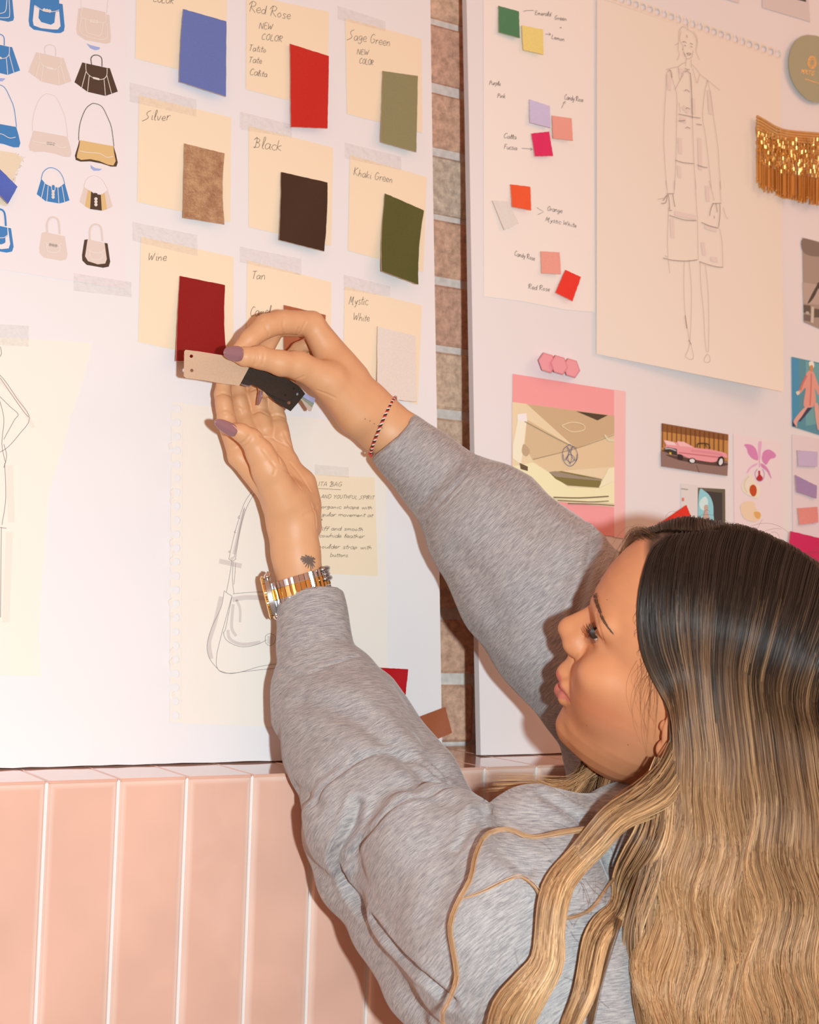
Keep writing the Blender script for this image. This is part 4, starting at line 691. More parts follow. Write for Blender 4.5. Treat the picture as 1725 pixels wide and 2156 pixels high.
# ------------------------------------------------------------------ the head's own frame
def cam2w(a): return RT*a[0]+UP*a[1]-FW*a[2]
hf = cam2w((-.916, .368, -.162)); hf /= np.linalg.norm(hf); hu = cam2w((.289, .882, .371)); hu -= hf*(hu@hf); hu /= np.linalg.norm(hu); hl = np.cross(hu, hf)
HO = CZ(1453.6, 1436.8, 1.15); HM = np.array([hf, hl, hu])
def HL(x, y, z): return HO+hf*x+hl*y+hu*z
B_ = F()
# ------------------------------------------------------------------ body: hands, arms, neck and head as one skin
def C_(px, py, g, r): P = PG(px, py, g); return (P, rp(r, P))
# lower hand (her left)
LA = [(640, 1330, .060, 50), (634, 1240, .056, 50), (623, 1165, .054, 51), (615, 1100, .054, 53), (606, 1062, .052, 52)]
camn = -FW
B_.chain([C_(*q) for q in LA], n=camn, fl=.86)
B_.rc(*[x for q in (C_(612, 1065, .050, 44), C_(503, 962, .036, 22)) for x in ()] or (C_(610, 1062, .050, 44)[0], C_(503, 962, .038, 22)[0], C_(610, 1062, .05, 44)[1], C_(503, 962, .038, 22)[1]), k=.008)
def pal(a, b, k=.008, **kw): A = C_(*a); Bq = C_(*b); B_.rc(A[0], Bq[0], A[1], Bq[1], k=k, **kw)
pal((610, 1055, .047, 40), (536, 945, .034, 22)); pal((618, 1055, .046, 40), (568, 942, .034, 23)); pal((637, 1062, .046, 35), (606, 975, .040, 25))
pal((650, 1110, .048, 28), (634, 1020, .044, 33))
B_.chain([C_(598, 1058, .062, 40), C_(566, 990, .070, 34), C_(548, 955, .073, 29)], k=.010, kk=.005)
B_.chain([C_(548, 955, .073, 28), C_(529, 925, .076, 23), C_(508, 911, .078, 19), C_(485, 903, .079, 13)], k=.004, kk=.003)
for ch in ([(503, 962, .038, 22), (477, 885, .034, 19.5), (469, 830, .034, 17.5), (474, 778, .036, 14)], [(536, 945, .034, 21), (512, 880, .026, 19), (502, 830, .025, 17), (502, 772, .027, 14)],
           [(566, 942, .034, 22), (547, 870, .028, 20.5), (537, 815, .027, 18), (535, 768, .03, 15)], [(600, 960, .040, 21), (584, 880, .033, 18), (573, 835, .032, 16), (561, 792, .034, 13)]):
    B_.chain([C_(*q) for q in ch], k=.0035, kk=.0022)
# small fleshy pads between the joints
for a, b, r in (((492, 925, .041), (484, 905, .038), 19), ((526, 912, .034), (519, 895, .030), 19), ((557, 905, .036), (551, 885, .033), 21), ((592, 915, .041), (588, 900, .038), 18), ((473, 860, .038), (471, 848, .038), 18), ((507, 855, .029), (504, 845, .029), 17), ((543, 845, .031), (540, 835, .031), 19)):
    pal((*a, r), (*b, r), k=.003)
# upper hand (her right) pinching the strips
RA = [(960, 1040, .105, 52), (905, 975, .090, 52), (850, 928, .076, 58), (806, 897, .068, 58), (768, 860, .064, 56)]
B_.chain([C_(*q) for q in RA], n=camn, fl=.82)
pal((775, 868, .066, 52), (708, 782, .062, 47), k=.01); pal((730, 800, .060, 44), (657, 683, .060, 25), k=.008); pal((735, 800, .05, 42), (668, 692, .047, 24), k=.008); pal((740, 810, .044, 36), (676, 712, .036, 22), k=.006); pal((740, 825, .04, 32), (682, 742, .027, 20), k=.006)
B_.chain([C_(750, 872, .070, 42), C_(692, 802, .076, 37), C_(630, 770, .080, 28), C_(592, 765, .081, 26)], k=.012, kk=.006)
B_.chain([C_(592, 765, .081, 26), C_(548, 753, .080, 24), C_(516, 751, .078, 20), C_(498, 748, .076, 15)], k=.004, kk=.003)
B_.chain([C_(657, 681, .060, 26), C_(600, 678, .062, 25.5)], k=.004); B_.chain([C_(598, 678, .062, 25), C_(562, 686, .062, 25), C_(526, 714, .061, 20), C_(500, 738, .060, 14)], k=.002, kk=.003)
B_.chain([C_(667, 688, .047, 21), C_(582, 690, .044, 19), C_(552, 750, .046, 17), C_(557, 826, .050, 13)], k=.003, kk=.003)
B_.chain([C_(678, 712, .036, 18), C_(628, 735, .029, 14), C_(590, 772, .033, 14), C_(577, 826, .042, 12)], k=.003, kk=.003)
B_.chain([C_(686, 740, .028, 18), C_(645, 756, .022, 14), C_(618, 785, .025, 13), C_(604, 820, .033, 11)], k=.003, kk=.003)
# hidden arms inside the sleeves, neck and shoulders
zz0 = np.array([0, 0, 1.]); LS = PZ(1180, 1880, 1.10); RS = PZ(1405, 1800, 1.35); LE = PZ(765, 1730, 1.205); RE = PZ(1245, 1400, 1.34); NB = PZ(1452, 1745, 1.19)
B_.chain([C_(640, 1330, .060, 50), (PZ(725, 1560, 1.25), .030), (LE, .034), (LS, .034)], k=.006, kk=.006)
B_.chain([C_(960, 1040, .105, 50), (PZ(1110, 1210, 1.345), .032), (RE, .036), (RS, .036)], k=.006, kk=.006)
B_.rc(PZ(1456, 1560, 1.17), NB, .050, .052, k=.012); B_.rc(LS-zz0*.03, RS-zz0*.03, .035, .035, k=.02); B_.rc(NB, NB-zz0*.08, .050, .05, k=.02)
# head
zt = np.array([-.106, -.0985, -.0893, -.0786, -.067, -.0596, -.050, -.040, -.030, -.018, 0, .020, .030, .041, .052, .066, .082, .0990, .112, .122])
xf_ = np.array([.030, .058, .0755, .0840, .0868, .0868, .089, .0905, .0925, .0915, .0885, .0870, .0900, .0950, .0968, .0942, .0885, .0800, .066, .035])
wd_ = np.array([.008, .022, .034, .043, .050, .054, .0575, .061, .064, .067, .0700, .0710, .0712, .0716, .0720, .0715, .068, .060, .045, .015])
def facef(P):
    q = (P-HO)@HM.T; x, y, z = q[:, 0], q[:, 1], q[:, 2]
    X = np.interp(z, zt, xf_); W = np.interp(z, zt, wd_); xc = np.interp(z, [-.1, -.06, -.02, .05, .12], [.034, .022, .012, .006, .0]); n = np.interp(z, [-.1, -.05, -.025, .0, .03, .05, .1], [1.95, 1.95, 2.0, 2.15, 2.35, 2.25, 2.1])
    dx = x-xc; a = np.maximum(np.where(dx > 0, X-xc, np.interp(z, [-.1, -.04, 0, .1], [.025, .05, .08, .08])), .006); u_ = np.abs(dx)/a; v_ = np.abs(y)/W
    return np.maximum(((u_**n+v_**n+1e-9)**(1/n)-1)*np.minimum(a, W)*.9+np.maximum(0, np.abs(z-.011)-.117), np.sqrt((q*q).sum(1))-.138)
B_.fn(facef, k=.012)
HA = [hf, hl, hu]
B_.ell(HL(-.012, 0, .043), HA, (.093, .0740, .0785), k=.015)
def h(x, y, z): return HL(x, y, z)
for s_ in (1, -1):
    B_.rc(h(.088, .012*s_, .038), h(.077, .047*s_, .038), .007, .007, k=.012)
    B_.ell(h(.062, .046*s_, -.004), HA, (.024, .018, .015), k=.016); B_.ell(h(.056, .034*s_, -.022), HA, (.022, .022, .024), k=.02)
    B_.ell(h(.094, .031*s_, .022), HA, (.013, .017, .0095), k=.010, op='s')
    B_.ell(h(.0715, .031*s_, .0225), HA, (.0140, .0145, .0130), k=.003)
    B_.ell(h(.1005, .0062*s_, -.0035), HA, (.0062, .0058, .0060), k=.006)
    B_.ell(h(.0945, .0108*s_, -.0068), HA, (.0085, .0058, .0060), k=.008)
    B_.rc(h(.084, .0045*s_, .026), h(.0965, .0065*s_, .001), .0065, .0082, k=.008)
B_.rc(h(.0885, 0, .030), h(.1050, 0, .007), .0056, .0080, k=.007); B_.ell(h(.1065, 0, .003), HA, (.0086, .0088, .0080), k=.004); B_.rc(h(.104, 0, -.004), h(.094, 0, -.015), .005, .005, k=.004)
B_.rc(h(.092, 0, -.022), h(.0955, 0, -.032), .006, .007, k=.006)
for s_ in (1, -1):
    B_.chain([(h(.0965, 0, -.0365), .0058), (h(.0905, .012*s_, -.0395), .0052), (h(.0800, .0235*s_, -.0440), .0028)], k=.003, kk=.003)
    B_.chain([(h(.0925, 0, -.0505), .0066), (h(.0875, .012*s_, -.0500), .006), (h(.0795, .0215*s_, -.0458), .0024)], k=.003, kk=.003)
    B_.chain([(h(.1035, 0, -.0432), .0010), (h(.0975, .011*s_, -.0437), .0010), (h(.083, .0255*s_, -.0450), .0010)], k=.0015, kk=.0015, op='s')
    B_.ell(h(.095, .0048*s_, -.0125), HA, (.0045, .003, .0030), k=.002, op='s')
    B_.chain([(h(.0862, .019*s_, .0215), .0016), (h(.0858, .031*s_, .0225), .0028), (h(.0815, .043*s_, .0215), .0012)], k=.0012, kk=.0012, op='s')
    # ear
    e = lambda x, y, z: h(x+.007, y*s_, z-.005)
    B_.ell(e(-.012, .074, .004), [hf*.93+hl*.36*s_, hl*.93*s_-hf*.36, hu], (.017, .0050, .029), k=.003)
    B_.chain([(e(.004, .073, .012), .0026), (e(-.001, .077, .028), .0028), (e(-.013, .083, .034), .0030), (e(-.025, .085, .024), .0030), (e(-.026, .083, .006), .0028), (e(-.018, .079, -.012), .0026), (e(-.008, .0765, -.020), .0040)], k=.002, kk=.002)
    B_.ell(e(-.008, .083, .002), HA, (.008, .006, .011), k=.003, op='s'); B_.ell(e(-.004, .0745, -.021), HA, (.0065, .0045, .0085), k=.003); B_.ell(e(.003, .0745, -.003), HA, (.0035, .0035, .005), k=.002)
B_.ell(h(.0715, 0, -.0785), HA, (.0150, .017, .0135), k=.010)
allp = [P for P in (HL(.13, 0, 0), HL(-.12, 0, .14), HL(0, .1, 0), HL(0, -.1, 0), HL(0, 0, -.12), HL(0, 0, .15), LS, RS, NB, LE, RE, PG(440, 760, .03), PG(690, 640, .1), PG(640, 640, .01), PG(460, 1000, .02), PZ(1400, 1830, 1.2))]
lo = np.min(allp, 0)-.07; hi = np.max(allp, 0)+.07
V, Q = B_.mesh(lo, hi, .00115); V = relax(V, Q, 1, .4)
# skin colours: lips, cheeks, joints
hq = (V-HO)@HM.T
skin = np.array([.71, .385, .20]); face = np.array([.62, .262, .122])
D = np.linalg.norm(V-HO, axis=1); wf = np.clip((.17-D)/.02, 0, 1)[:, None]; col = skin*(1-wf)+face*wf
nz = (np.sin(V[:, 0]*310+V[:, 2]*170)*np.sin(V[:, 1]*290+V[:, 2]*210)); col *= (1+.018*nz)[:, None]
def blend(mask, c): 
    global col
    m_ = np.clip(mask, 0, 1)[:, None]; col = col*(1-m_)+np.array(c)*m_
ay = np.abs(hq[:, 1])
blend(.6*np.exp(-(((hq[:, 0]-.055)/.022)**2+((ay-.050)/.022)**2+((hq[:, 2]+.024)/.013)**2))*(D < .15), (.62, .165, .085))
blend(.35*np.exp(-(((hq[:, 0]-.04)/.03)**2+((hq[:, 2]+.045)/.02)**2))*(D < .15)*(ay > .03), (.55, .22, .13))
lipz = np.interp(ay, [0, .012, .0235], [-.0365, -.0395, -.0440]); lipz2 = np.interp(ay, [0, .012, .0215], [-.0505, -.0500, -.0458]); lip = ((hq[:, 2] < lipz+np.interp(ay, [0, .004, .012, .0235], [.0030, .0042, .0030, .001])) & (hq[:, 2] > lipz2-np.interp(ay, [0, .012, .0215], [.0052, .0042, .001])) & (ay < .0245) & (hq[:, 0] > .0805))
blend(.85*lip, (.55, .15, .12))
blend(.55*np.exp(-((hq[:, 0]-.085)**2/.006**2+(ay-.031)**2/.014**2+(hq[:, 2]-.0245)**2/.0055**2))*(D < .15), (.42, .20, .14))
blend(.4*np.exp(-(((hq[:, 0]+.01)/.016)**2+((hq[:, 2]-.0)/.03)**2+((ay-.082)/.008)**2)**2), (.66, .22, .13))
gx = np.interp(hq[:, 2], [-.05, -.02, 0, .0161, .0252, .0393, .061, .0821, .099, .104], [-.05, -.03, -.015, .022, .034, .0455, .0575, .067, .080, .084])
blend(.93*np.clip((gx-hq[:, 0]-.006)/.008, 0, 1)*(D < .16)*((hq[:, 2] > .008)+(hq[:, 2] > -.06)*(hq[:, 0] < -.03) > 0), (.045, .026, .018))
m_skin = vmat('skin', rough=.47, spec=.42, bump=.10, bscale=900, sss=.12)
person = bpy.data.objects.new('person', None); COL.objects.link(person); person.location = (PZ(1400, 2100, 1.2)[0], PZ(1400, 2100, 1.2)[1], 0)
tag(person, 'woman in a grey sweatshirt with long dark to blonde hair, reaching up to the board', 'person')
from mathutils.bvhtree import BVHTree
bvh = BVHTree.FromPolygons([tuple(p) for p in V], [tuple(map(int, q)) for q in Q])
def onskin(px, py, up=.0003):
    d = Vector(ray(px, py)).normalized(); r_ = bvh.ray_cast(Vector(O), d)
    if r_[0] is None: return None
    n_ = r_[1] if r_[1].dot(d) < 0 else -r_[1]
    return np.array(r_[0]+n_*up)
# folds of the skin, pressed into the surface
n1 = V[Q[:, 1]]-V[Q[:, 0]]; n2 = V[Q[:, 3]]-V[Q[:, 0]]; fn_ = np.cross(n1, n2); VN = np.zeros_like(V)
for a in range(4):
    for d in range(3): VN[:, d] += np.bincount(Q[:, a], fn_[:, d], len(V))
VN /= np.linalg.norm(VN, axis=1)[:, None]+1e-12
if ((V-HO)*VN).sum(1)[np.linalg.norm(V-HO, axis=1) < .1].mean() < 0: VN = -VN
def crease(pts, wd=.0011, dp=.0006):
    global V
    P = [onskin(*p, up=0) for p in crom(pts, 6)]; P = np.array([p for p in P if p is not None])
    if len(P) < 2: return
    lo_, hi_ = P.min(0)-.006, P.max(0)+.006; I = np.where(((V > lo_) & (V < hi_)).all(1))[0]; X = V[I]; best_ = np.full(len(I), 9.)
    for a, b in zip(P, P[1:]):
        if np.linalg.norm(b-a) > .012: continue
        ab = b-a; t = np.clip((X-a)@ab/(ab@ab+1e-12), 0, 1); best_ = np.minimum(best_, np.linalg.norm(X-a-t[:, None]*ab, axis=1))
    V[I] -= VN[I]*(dp*np.exp(-(best_/wd)**2)-.25*dp*np.exp(-((best_-wd*2)/wd)**2))[:, None]
for c_ in ([(457, 832), (470, 828), (485, 833)], [(460, 872), (475, 867), (492, 872)], [(494, 862), (503, 858), (515, 866)], [(533, 871), (548, 866), (564, 874)], [(530, 822), (541, 819), (553, 824)], [(573, 876), (585, 874), (598, 878)], [(566, 834), (576, 833), (587, 838)],
           [(505, 935), (516, 928), (527, 915)], [(510, 941), (522, 935), (531, 922)], [(553, 948), (566, 965), (578, 980), (592, 985), (612, 1000), (634, 1030)], [(548, 918), (566, 920), (588, 930), (606, 940)], [(566, 925), (580, 945), (590, 975)], [(612, 975), (632, 1000), (655, 1035)], [(572, 970), (580, 985), (576, 1000)], [(598, 910), (604, 925), (612, 938)],
           [(557, 672), (563, 692), (566, 706)], [(553, 676), (560, 694)], [(598, 664), (596, 688), (598, 704)], [(630, 690), (622, 708), (616, 722)], [(644, 678), (632, 700), (622, 716)], [(538, 733), (541, 752), (536, 768)], [(553, 732), (556, 750), (552, 768)], [(612, 740), (640, 740), (654, 742)], [(608, 796), (622, 799), (640, 792)], [(668, 822), (690, 830), (706, 838)], [(640, 1085), (655, 1078), (668, 1068)], [(655, 1060), (664, 1085), (666, 1110)],
           [(1216, 1380), (1207, 1395), (1202, 1420), (1200, 1450)], [(1256, 1290), (1262, 1320), (1272, 1350)]): crease(c_)
body = npmesh('body', V, Q, m_skin, None, col); fix(body, person)
# ------------------------------------------------------------------ sweatshirt
S_ = F()
def ch(f, pts, **kw): f.chain([(PZ(x, y, Z), r_) for x, y, Z, r_ in pts], **kw)
fz = dict(n=camn, fl=.8)
# far sleeve (her right)
S_.cone(PG(826, 917, .074), PZ(946, 1030, 1.385), .0300, .0415, rnd=.004, k=.001)
ch(S_, [(976, 1056, 1.380, .0455), (1024, 1102, 1.370, .0605)], k=.0016, kk=.01)
ch(S_, [(1022, 1100, 1.370, .0600), (1118, 1218, 1.360, .0735), (1190, 1325, 1.352, .0715), (1260, 1430, 1.340, .066)], k=.008, kk=.012)
ch(S_, [(1195, 1232, 1.350, .057), (1230, 1290, 1.33, .060)], k=.006)
ch(S_, [(1268, 1215, 1.372, .030), (1292, 1420, 1.345, .062), (1405, 1800, 1.35, .080)], k=.0014, kk=.01)
# near sleeve (her left)
S_.cone(PG(651, 1252, .054), PZ(670, 1398, 1.302), .0325, .0365, rnd=.004, k=.001, n=camn, fl=.92)
ch(S_, [(680, 1438, 1.295, .044), (694, 1478, 1.290, .0540)], k=.0016, kk=.01, **fz)
ch(S_, [(692, 1472, 1.292, .0530), (735, 1560, 1.250, .0570), (770, 1650, 1.208, .057)], k=.008, kk=.012, **fz)
ch(S_, [(790, 1465, 1.287, .022), (905, 1640, 1.220, .026), (960, 1760, 1.18, .03)], k=.006, kk=.01)        # outer roll of the forearm cloth
S_.ell(PZ(800, 1725, 1.180), [RT, UP, FW], (.0650, .0555, .048), k=.0016)
S_.rc(PZ(742, 1745, 1.207), PZ(800, 1790, 1.200), .0430, .050, k=.008)
ch(S_, [(800, 1790, 1.205, .050), (962, 1930, 1.145, .0700), (1150, 2060, 1.10, .092)], k=.006, kk=.02, n=camn, fl=.66)
ch(S_, [(708, 1762, 1.212, .0285), (748, 1850, 1.20, .0295), (815, 1945, 1.165, .0295), (900, 2075, 1.12, .031), (1000, 2200, 1.09, .034)], k=.004, kk=.01)
Bm = [(772, 1800, 1.168, .018), (905, 1795, 1.125, .048)]
ch(S_, Bm, k=.0014); ch(S_, [(905, 1795, 1.125, .048), (965, 1770, 1.12, .038)], k=.012); ch(S_, [(772, 1800, 1.168, .018), (905, 1905, 1.12, .046), (1015, 2005, 1.075, .058)], k=.002, kk=.015); ch(S_, [(905, 1795, 1.125, .048), (1040, 1950, 1.07, .062), (1150, 2080, 1.07, .075)], k=.015, kk=.015)
# shoulder, collar, body
ch(S_, [(1128, 1770, 1.10, .0410), (1300, 1795, 1.16, .043)], k=.003); ch(S_, [(1128, 1770, 1.10, .0410), (1120, 1900, 1.075, .060)], k=.01)
ch(S_, [(1120, 1900, 1.075, .060), (1180, 2080, 1.09, .085)], k=.012)
sa = RT*.39+FW*.92; sa[2] = 0; sa /= np.linalg.norm(sa); sf = np.array([-sa[1], sa[0], 0]); 
if sf@RT > 0: sf = -sf
zz = np.array([0, 0, 1.]); TC = PZ(1405, 2080, 1.215)
S_.ell(TC, [sa, sf, zz], (.175, .118, .19), k=.03); T2 = TC-zz*.24; S_.ell(T2, [sa, sf, zz], (.165, .120, .22), k=.04); T3 = TC-zz*.42; S_.cone(T3, T3-zz*.12, .150, .148, rnd=.02, k=.03, n=sf, fl=.78)
S_.rc(PZ(1330, 1830, 1.17), PZ(1480, 1850, 1.26), .062, .07, k=.02)
def ring(c, ax, R1, r_, n=18):
    ax = ax/np.linalg.norm(ax); a = np.cross(ax, [0, 0, 1.]); a /= np.linalg.norm(a); b = np.cross(ax, a); return [(c+R1*(a*math.cos(2*math.pi*i/n)+b*math.sin(2*math.pi*i/n)), r_) for i in range(n+1)]
S_.chain(ring(NB+hu*.004, hu*.6+zz*.4, .066, .010), k=.008, kk=.004)   # collar
# hollows
S_.rc(PG(800, 892, .070), PZ(905, 990, 1.392), .0262, .030, k=.001, op='s'); S_.rc(PG(644, 1215, .054), PZ(660, 1330, 1.322), .0285, .0285, k=.001, op='s')
S_.rc(NB+hu*.06, NB-hu*.01, .060, .058, k=.003, op='s')
# stitched seams and dents in the cloth
def groove(pts, r_, k=.002, lift=0):
    for a, b in zip(pts, pts[1:]): S_.rc(PZ(*a), PZ(*b), r_, r_, k=k, op='s')
def wob(P): return .0011*np.sin(P[:, 0]*55+2*np.sin(P[:, 2]*31))*np.sin(P[:, 2]*47+P[:, 1]*38)+.0005*np.sin(P[:, 0]*150+P[:, 1]*90)*np.sin(P[:, 2]*130)
sp = [PG(780, 860, .03), PG(540, 1230, .02), PZ(620, 1800, 1.28), PZ(1750, 2156, 1.4), PZ(1150, 2156, .95), T3-zz*.16, TC+sa*.2, TC-sa*.2, TC+sf*.15, TC-sf*.15, RS, NB+zz*.05, PZ(1320, 1120, 1.4), PZ(1100, 930, 1.45), PZ(640, 1400, 1.36)]
lo = np.min(sp, 0)-.03; hi = np.max(sp, 0)+.05
SV, SQ = S_.mesh(lo, hi, .0022, disp=wob); SV = relax(SV, SQ, 2, .5)
m_ = (SV[:, 1] > 1.1505) & (SV[:, 2] < LZ+.002); SV[m_, 1] = 1.1505        # the cloth rests against the tiled edge
n1 = SV[SQ[:, 1]]-SV[SQ[:, 0]]; n2 = SV[SQ[:, 3]]-SV[SQ[:, 0]]; fn_ = np.cross(n1, n2); SN = np.zeros_like(SV)
for a in range(4):
    for d in range(3): SN[:, d] += np.bincount(SQ[:, a], fn_[:, d], len(SV))
SN /= np.linalg.norm(SN, axis=1)[:, None]+1e-12
bs0 = BVHTree.FromPolygons([tuple(p) for p in SV], [tuple(map(int, q)) for q in SQ])
h0 = bs0.ray_cast(Vector(O), Vector(ray(900, 1800)).normalized()); sgn = -1 if np.array(h0[1])@FW > 0 else 1
c0_ = SN[np.argmin(np.linalg.norm(SV-np.array(h0[0]), axis=1))]
if c0_@FW > 0: SN = -SN
def dent(pts, wd, dp, lip=.3, side=0):
    P = []
    for p in crom(pts, 6):
        h_ = bs0.ray_cast(Vector(O), Vector(ray(*p)).normalized())
        if h_[0] is not None: P.append(np.array(h_[0]))
    P = np.array(P); lo_, hi_ = P.min(0)-wd*4, P.max(0)+wd*4; I = np.where(((SV > lo_) & (SV < hi_)).all(1))[0]; X = SV[I]; b_ = np.full(len(I), 9.)
    for a, b in zip(P, P[1:]):
        ab = b-a
        if ab@ab > .02**2: continue
        t = np.clip((X-a)@ab/(ab@ab+1e-12), 0, 1); b_ = np.minimum(b_, np.linalg.norm(X-a-t[:, None]*ab, axis=1))
    SV[I] -= SN[I]*(dp*np.exp(-(b_/wd)**2)-lip*dp*np.exp(-((b_-wd*2.2)/wd)**2))[:, None]
for q in ([(652, 1697), (672, 1668), (705, 1635), (770, 1594), (830, 1583), (890, 1605), (945, 1655)], .0028, .0030), ([(722, 1818), (748, 1788), (790, 1738), (850, 1684), (930, 1662), (980, 1664)], .0030, .0034), ([(752, 1693), (742, 1735), (722, 1775), (707, 1812), (722, 1852), (762, 1908), (840, 2005), (950, 2108)], .0042, .0062), \
         ([(635, 1470), (690, 1480), (745, 1505), (800, 1548), (855, 1592), (900, 1640)], .010, .0055), ([(583, 1405), (610, 1416), (640, 1424), (668, 1412), (700, 1398), (752, 1381)], .0020, .0018), ([(1004, 955), (990, 988), (952, 1032), (916, 1070), (890, 1098)], .0018, .0018), ([(1014, 962), (1000, 994), (962, 1040), (926, 1078), (899, 1106)], .0014, .0008), \
         ([(1046, 1985), (1048, 2020), (1036, 2055), (1012, 2100), (998, 2150)], .0018, .0012), ([(1258, 1118), (1246, 1160), (1236, 1200), (1223, 1250), (1212, 1296)], .0040, .0055), ([(1000, 1722), (985, 1752), (962, 1782)], .004, .003), ([(1022, 1712), (1030, 1750), (1060, 1790), (1110, 1830)], .006, .005), ([(1150, 1672), (1200, 1705), (1250, 1740), (1300, 1752)], .006, .004), \
         ([(1023, 1809), (1062, 1803), (1108, 1792)], .0014, .0008), ([(900, 1700), (930, 1760), (935, 1840), (905, 1920)], .014, .004), ([(610, 1650), (640, 1672), (668, 1690)], .006, .003), ([(1070, 1010), (1120, 1090), (1150, 1180)], .014, .003), ([(960, 1160), (1010, 1230), (1050, 1310)], .014, .003), ([(860, 1660), (900, 1668), (950, 1690)], .008, .003): dent(*q)
segs = [(PG(826, 917, .074), PZ(1118, 1218, 1.36)), (PZ(1118, 1218, 1.36), PZ(1290, 1420, 1.33)), (PZ(1290, 1420, 1.33), RS), (PG(651, 1240, .05), PZ(735, 1560, 1.26)), (PZ(735, 1560, 1.26), PZ(765, 1700, 1.22)), (PZ(800, 1690, 1.19), PZ(1060, 2080, 1.08)), (PZ(1300, 1850, 1.15), PZ(1300, 1850, 1.15)-zz*.7)]
best = np.full(len(SV), 9.); FA = np.zeros((len(SV), 3)); s0 = 0
for qi, (a, b) in enumerate(segs):
    ab = b-a; L = np.linalg.norm(ab); u_ = ab/L; d = SV-a; t = d@u_; tc_ = np.clip(t, 0, L); q = d-np.outer(tc_, u_); r_ = np.linalg.norm(q, axis=1)-(.05 if qi == 6 else 0)
    e1 = np.cross(u_, FW); e1 /= np.linalg.norm(e1); e2 = np.cross(u_, e1); m_ = r_ < best; best[m_] = r_[m_]
    W = np.stack([(t+qi*3.1)/.00065, (q@e1)/.009, (q@e2)/.009], 1); FA[m_] = W[m_]
m_sw = bpy.data.materials.new('heather_grey_jersey'); m_sw.use_nodes = True; nt = m_sw.node_tree; b = nt.nodes['Principled BSDF']; b.inputs['Roughness'].default_value = .92; b.inputs['Specular IOR Level'].default_value = .15; b.inputs['Sheen Weight'].default_value = .25; b.inputs['Sheen Roughness'].default_value = .4
a = nt.nodes.new('ShaderNodeAttribute'); a.attribute_name = 'fab'; n = nt.nodes.new('ShaderNodeTexNoise'); n.inputs['Scale'].default_value = 1.0; n.inputs['Detail'].default_value = 3; nt.links.new(a.outputs['Vector'], n.inputs['Vector'])
tc = nt.nodes.new('ShaderNodeTexCoord'); n2 = nt.nodes.new('ShaderNodeTexNoise'); n2.inputs['Scale'].default_value = 900; nt.links.new(tc.outputs['Object'], n2.inputs['Vector'])
ad = nt.nodes.new('ShaderNodeMath'); ad.operation = 'MULTIPLY_ADD'; ad.inputs[1].default_value = .25; nt.links.new(n2.outputs['Fac'], ad.inputs[0]); nt.links.new(n.outputs['Fac'], ad.inputs[2])
cr = nt.nodes.new('ShaderNodeValToRGB'); cr.color_ramp.elements[0].position = .46; cr.color_ramp.elements[0].color = (.255, .24, .25, 1); cr.color_ramp.elements[1].position = .80; cr.color_ramp.elements[1].color = (.50, .465, .45, 1)
nt.links.new(ad.outputs[0], cr.inputs[0]); nt.links.new(cr.outputs[0], b.inputs['Base Color']); bp = nt.nodes.new('ShaderNodeBump'); bp.inputs['Strength'].default_value = .35; bp.inputs['Distance'].default_value = .0006; nt.links.new(ad.outputs[0], bp.inputs['Height']); nt.links.new(bp.outputs[0], b.inputs['Normal'])
shirt = npmesh('sweatshirt', SV, SQ, m_sw, None, attrs={'fab': FA}); fix(shirt, person)
# trousers and shoes, below the picture
Lg = F(); hp = T3-zz*.08
for s_ in (1, -1):
    kn = np.array([hp[0], hp[1], .50])+sa*.09*s_+sf*.03; an = np.array([hp[0], hp[1], .085])+sa*.10*s_
    Lg.chain([(hp+sa*.08*s_, .085), (hp-zz*.12+sa*.085*s_, .085), (kn, .058), (an, .042)], k=.03, kk=.02)
lo = np.array([hp[0]-.35, hp[1]-.35, .03]); V2, Q2 = Lg.mesh(lo, [hp[0]+.35, hp[1]+.35, hp[2]+.15], .007); fix(npmesh('trousers', V2, Q2, mat('dark_denim', (.03, .035, .05), .8)), person)
for s_ in (1, -1):
    an = np.array([hp[0], hp[1], 0])+sa*.10*s_; Sh = F(); Sh.rc(an+zz*.045-sf*.03, an+zz*.035+sf*.13, .040, .034, k=.01); Sh.rc(an+zz*.09, an+zz*.04, .047, .045, k=.02)
    V2, Q2 = Sh.mesh(an-.25, an+.3, .005); V2[:, 2] = np.maximum(V2[:, 2], .002); fix(npmesh('shoe', V2, Q2, mat('white_shoe', (.7, .68, .66), .6)), person)
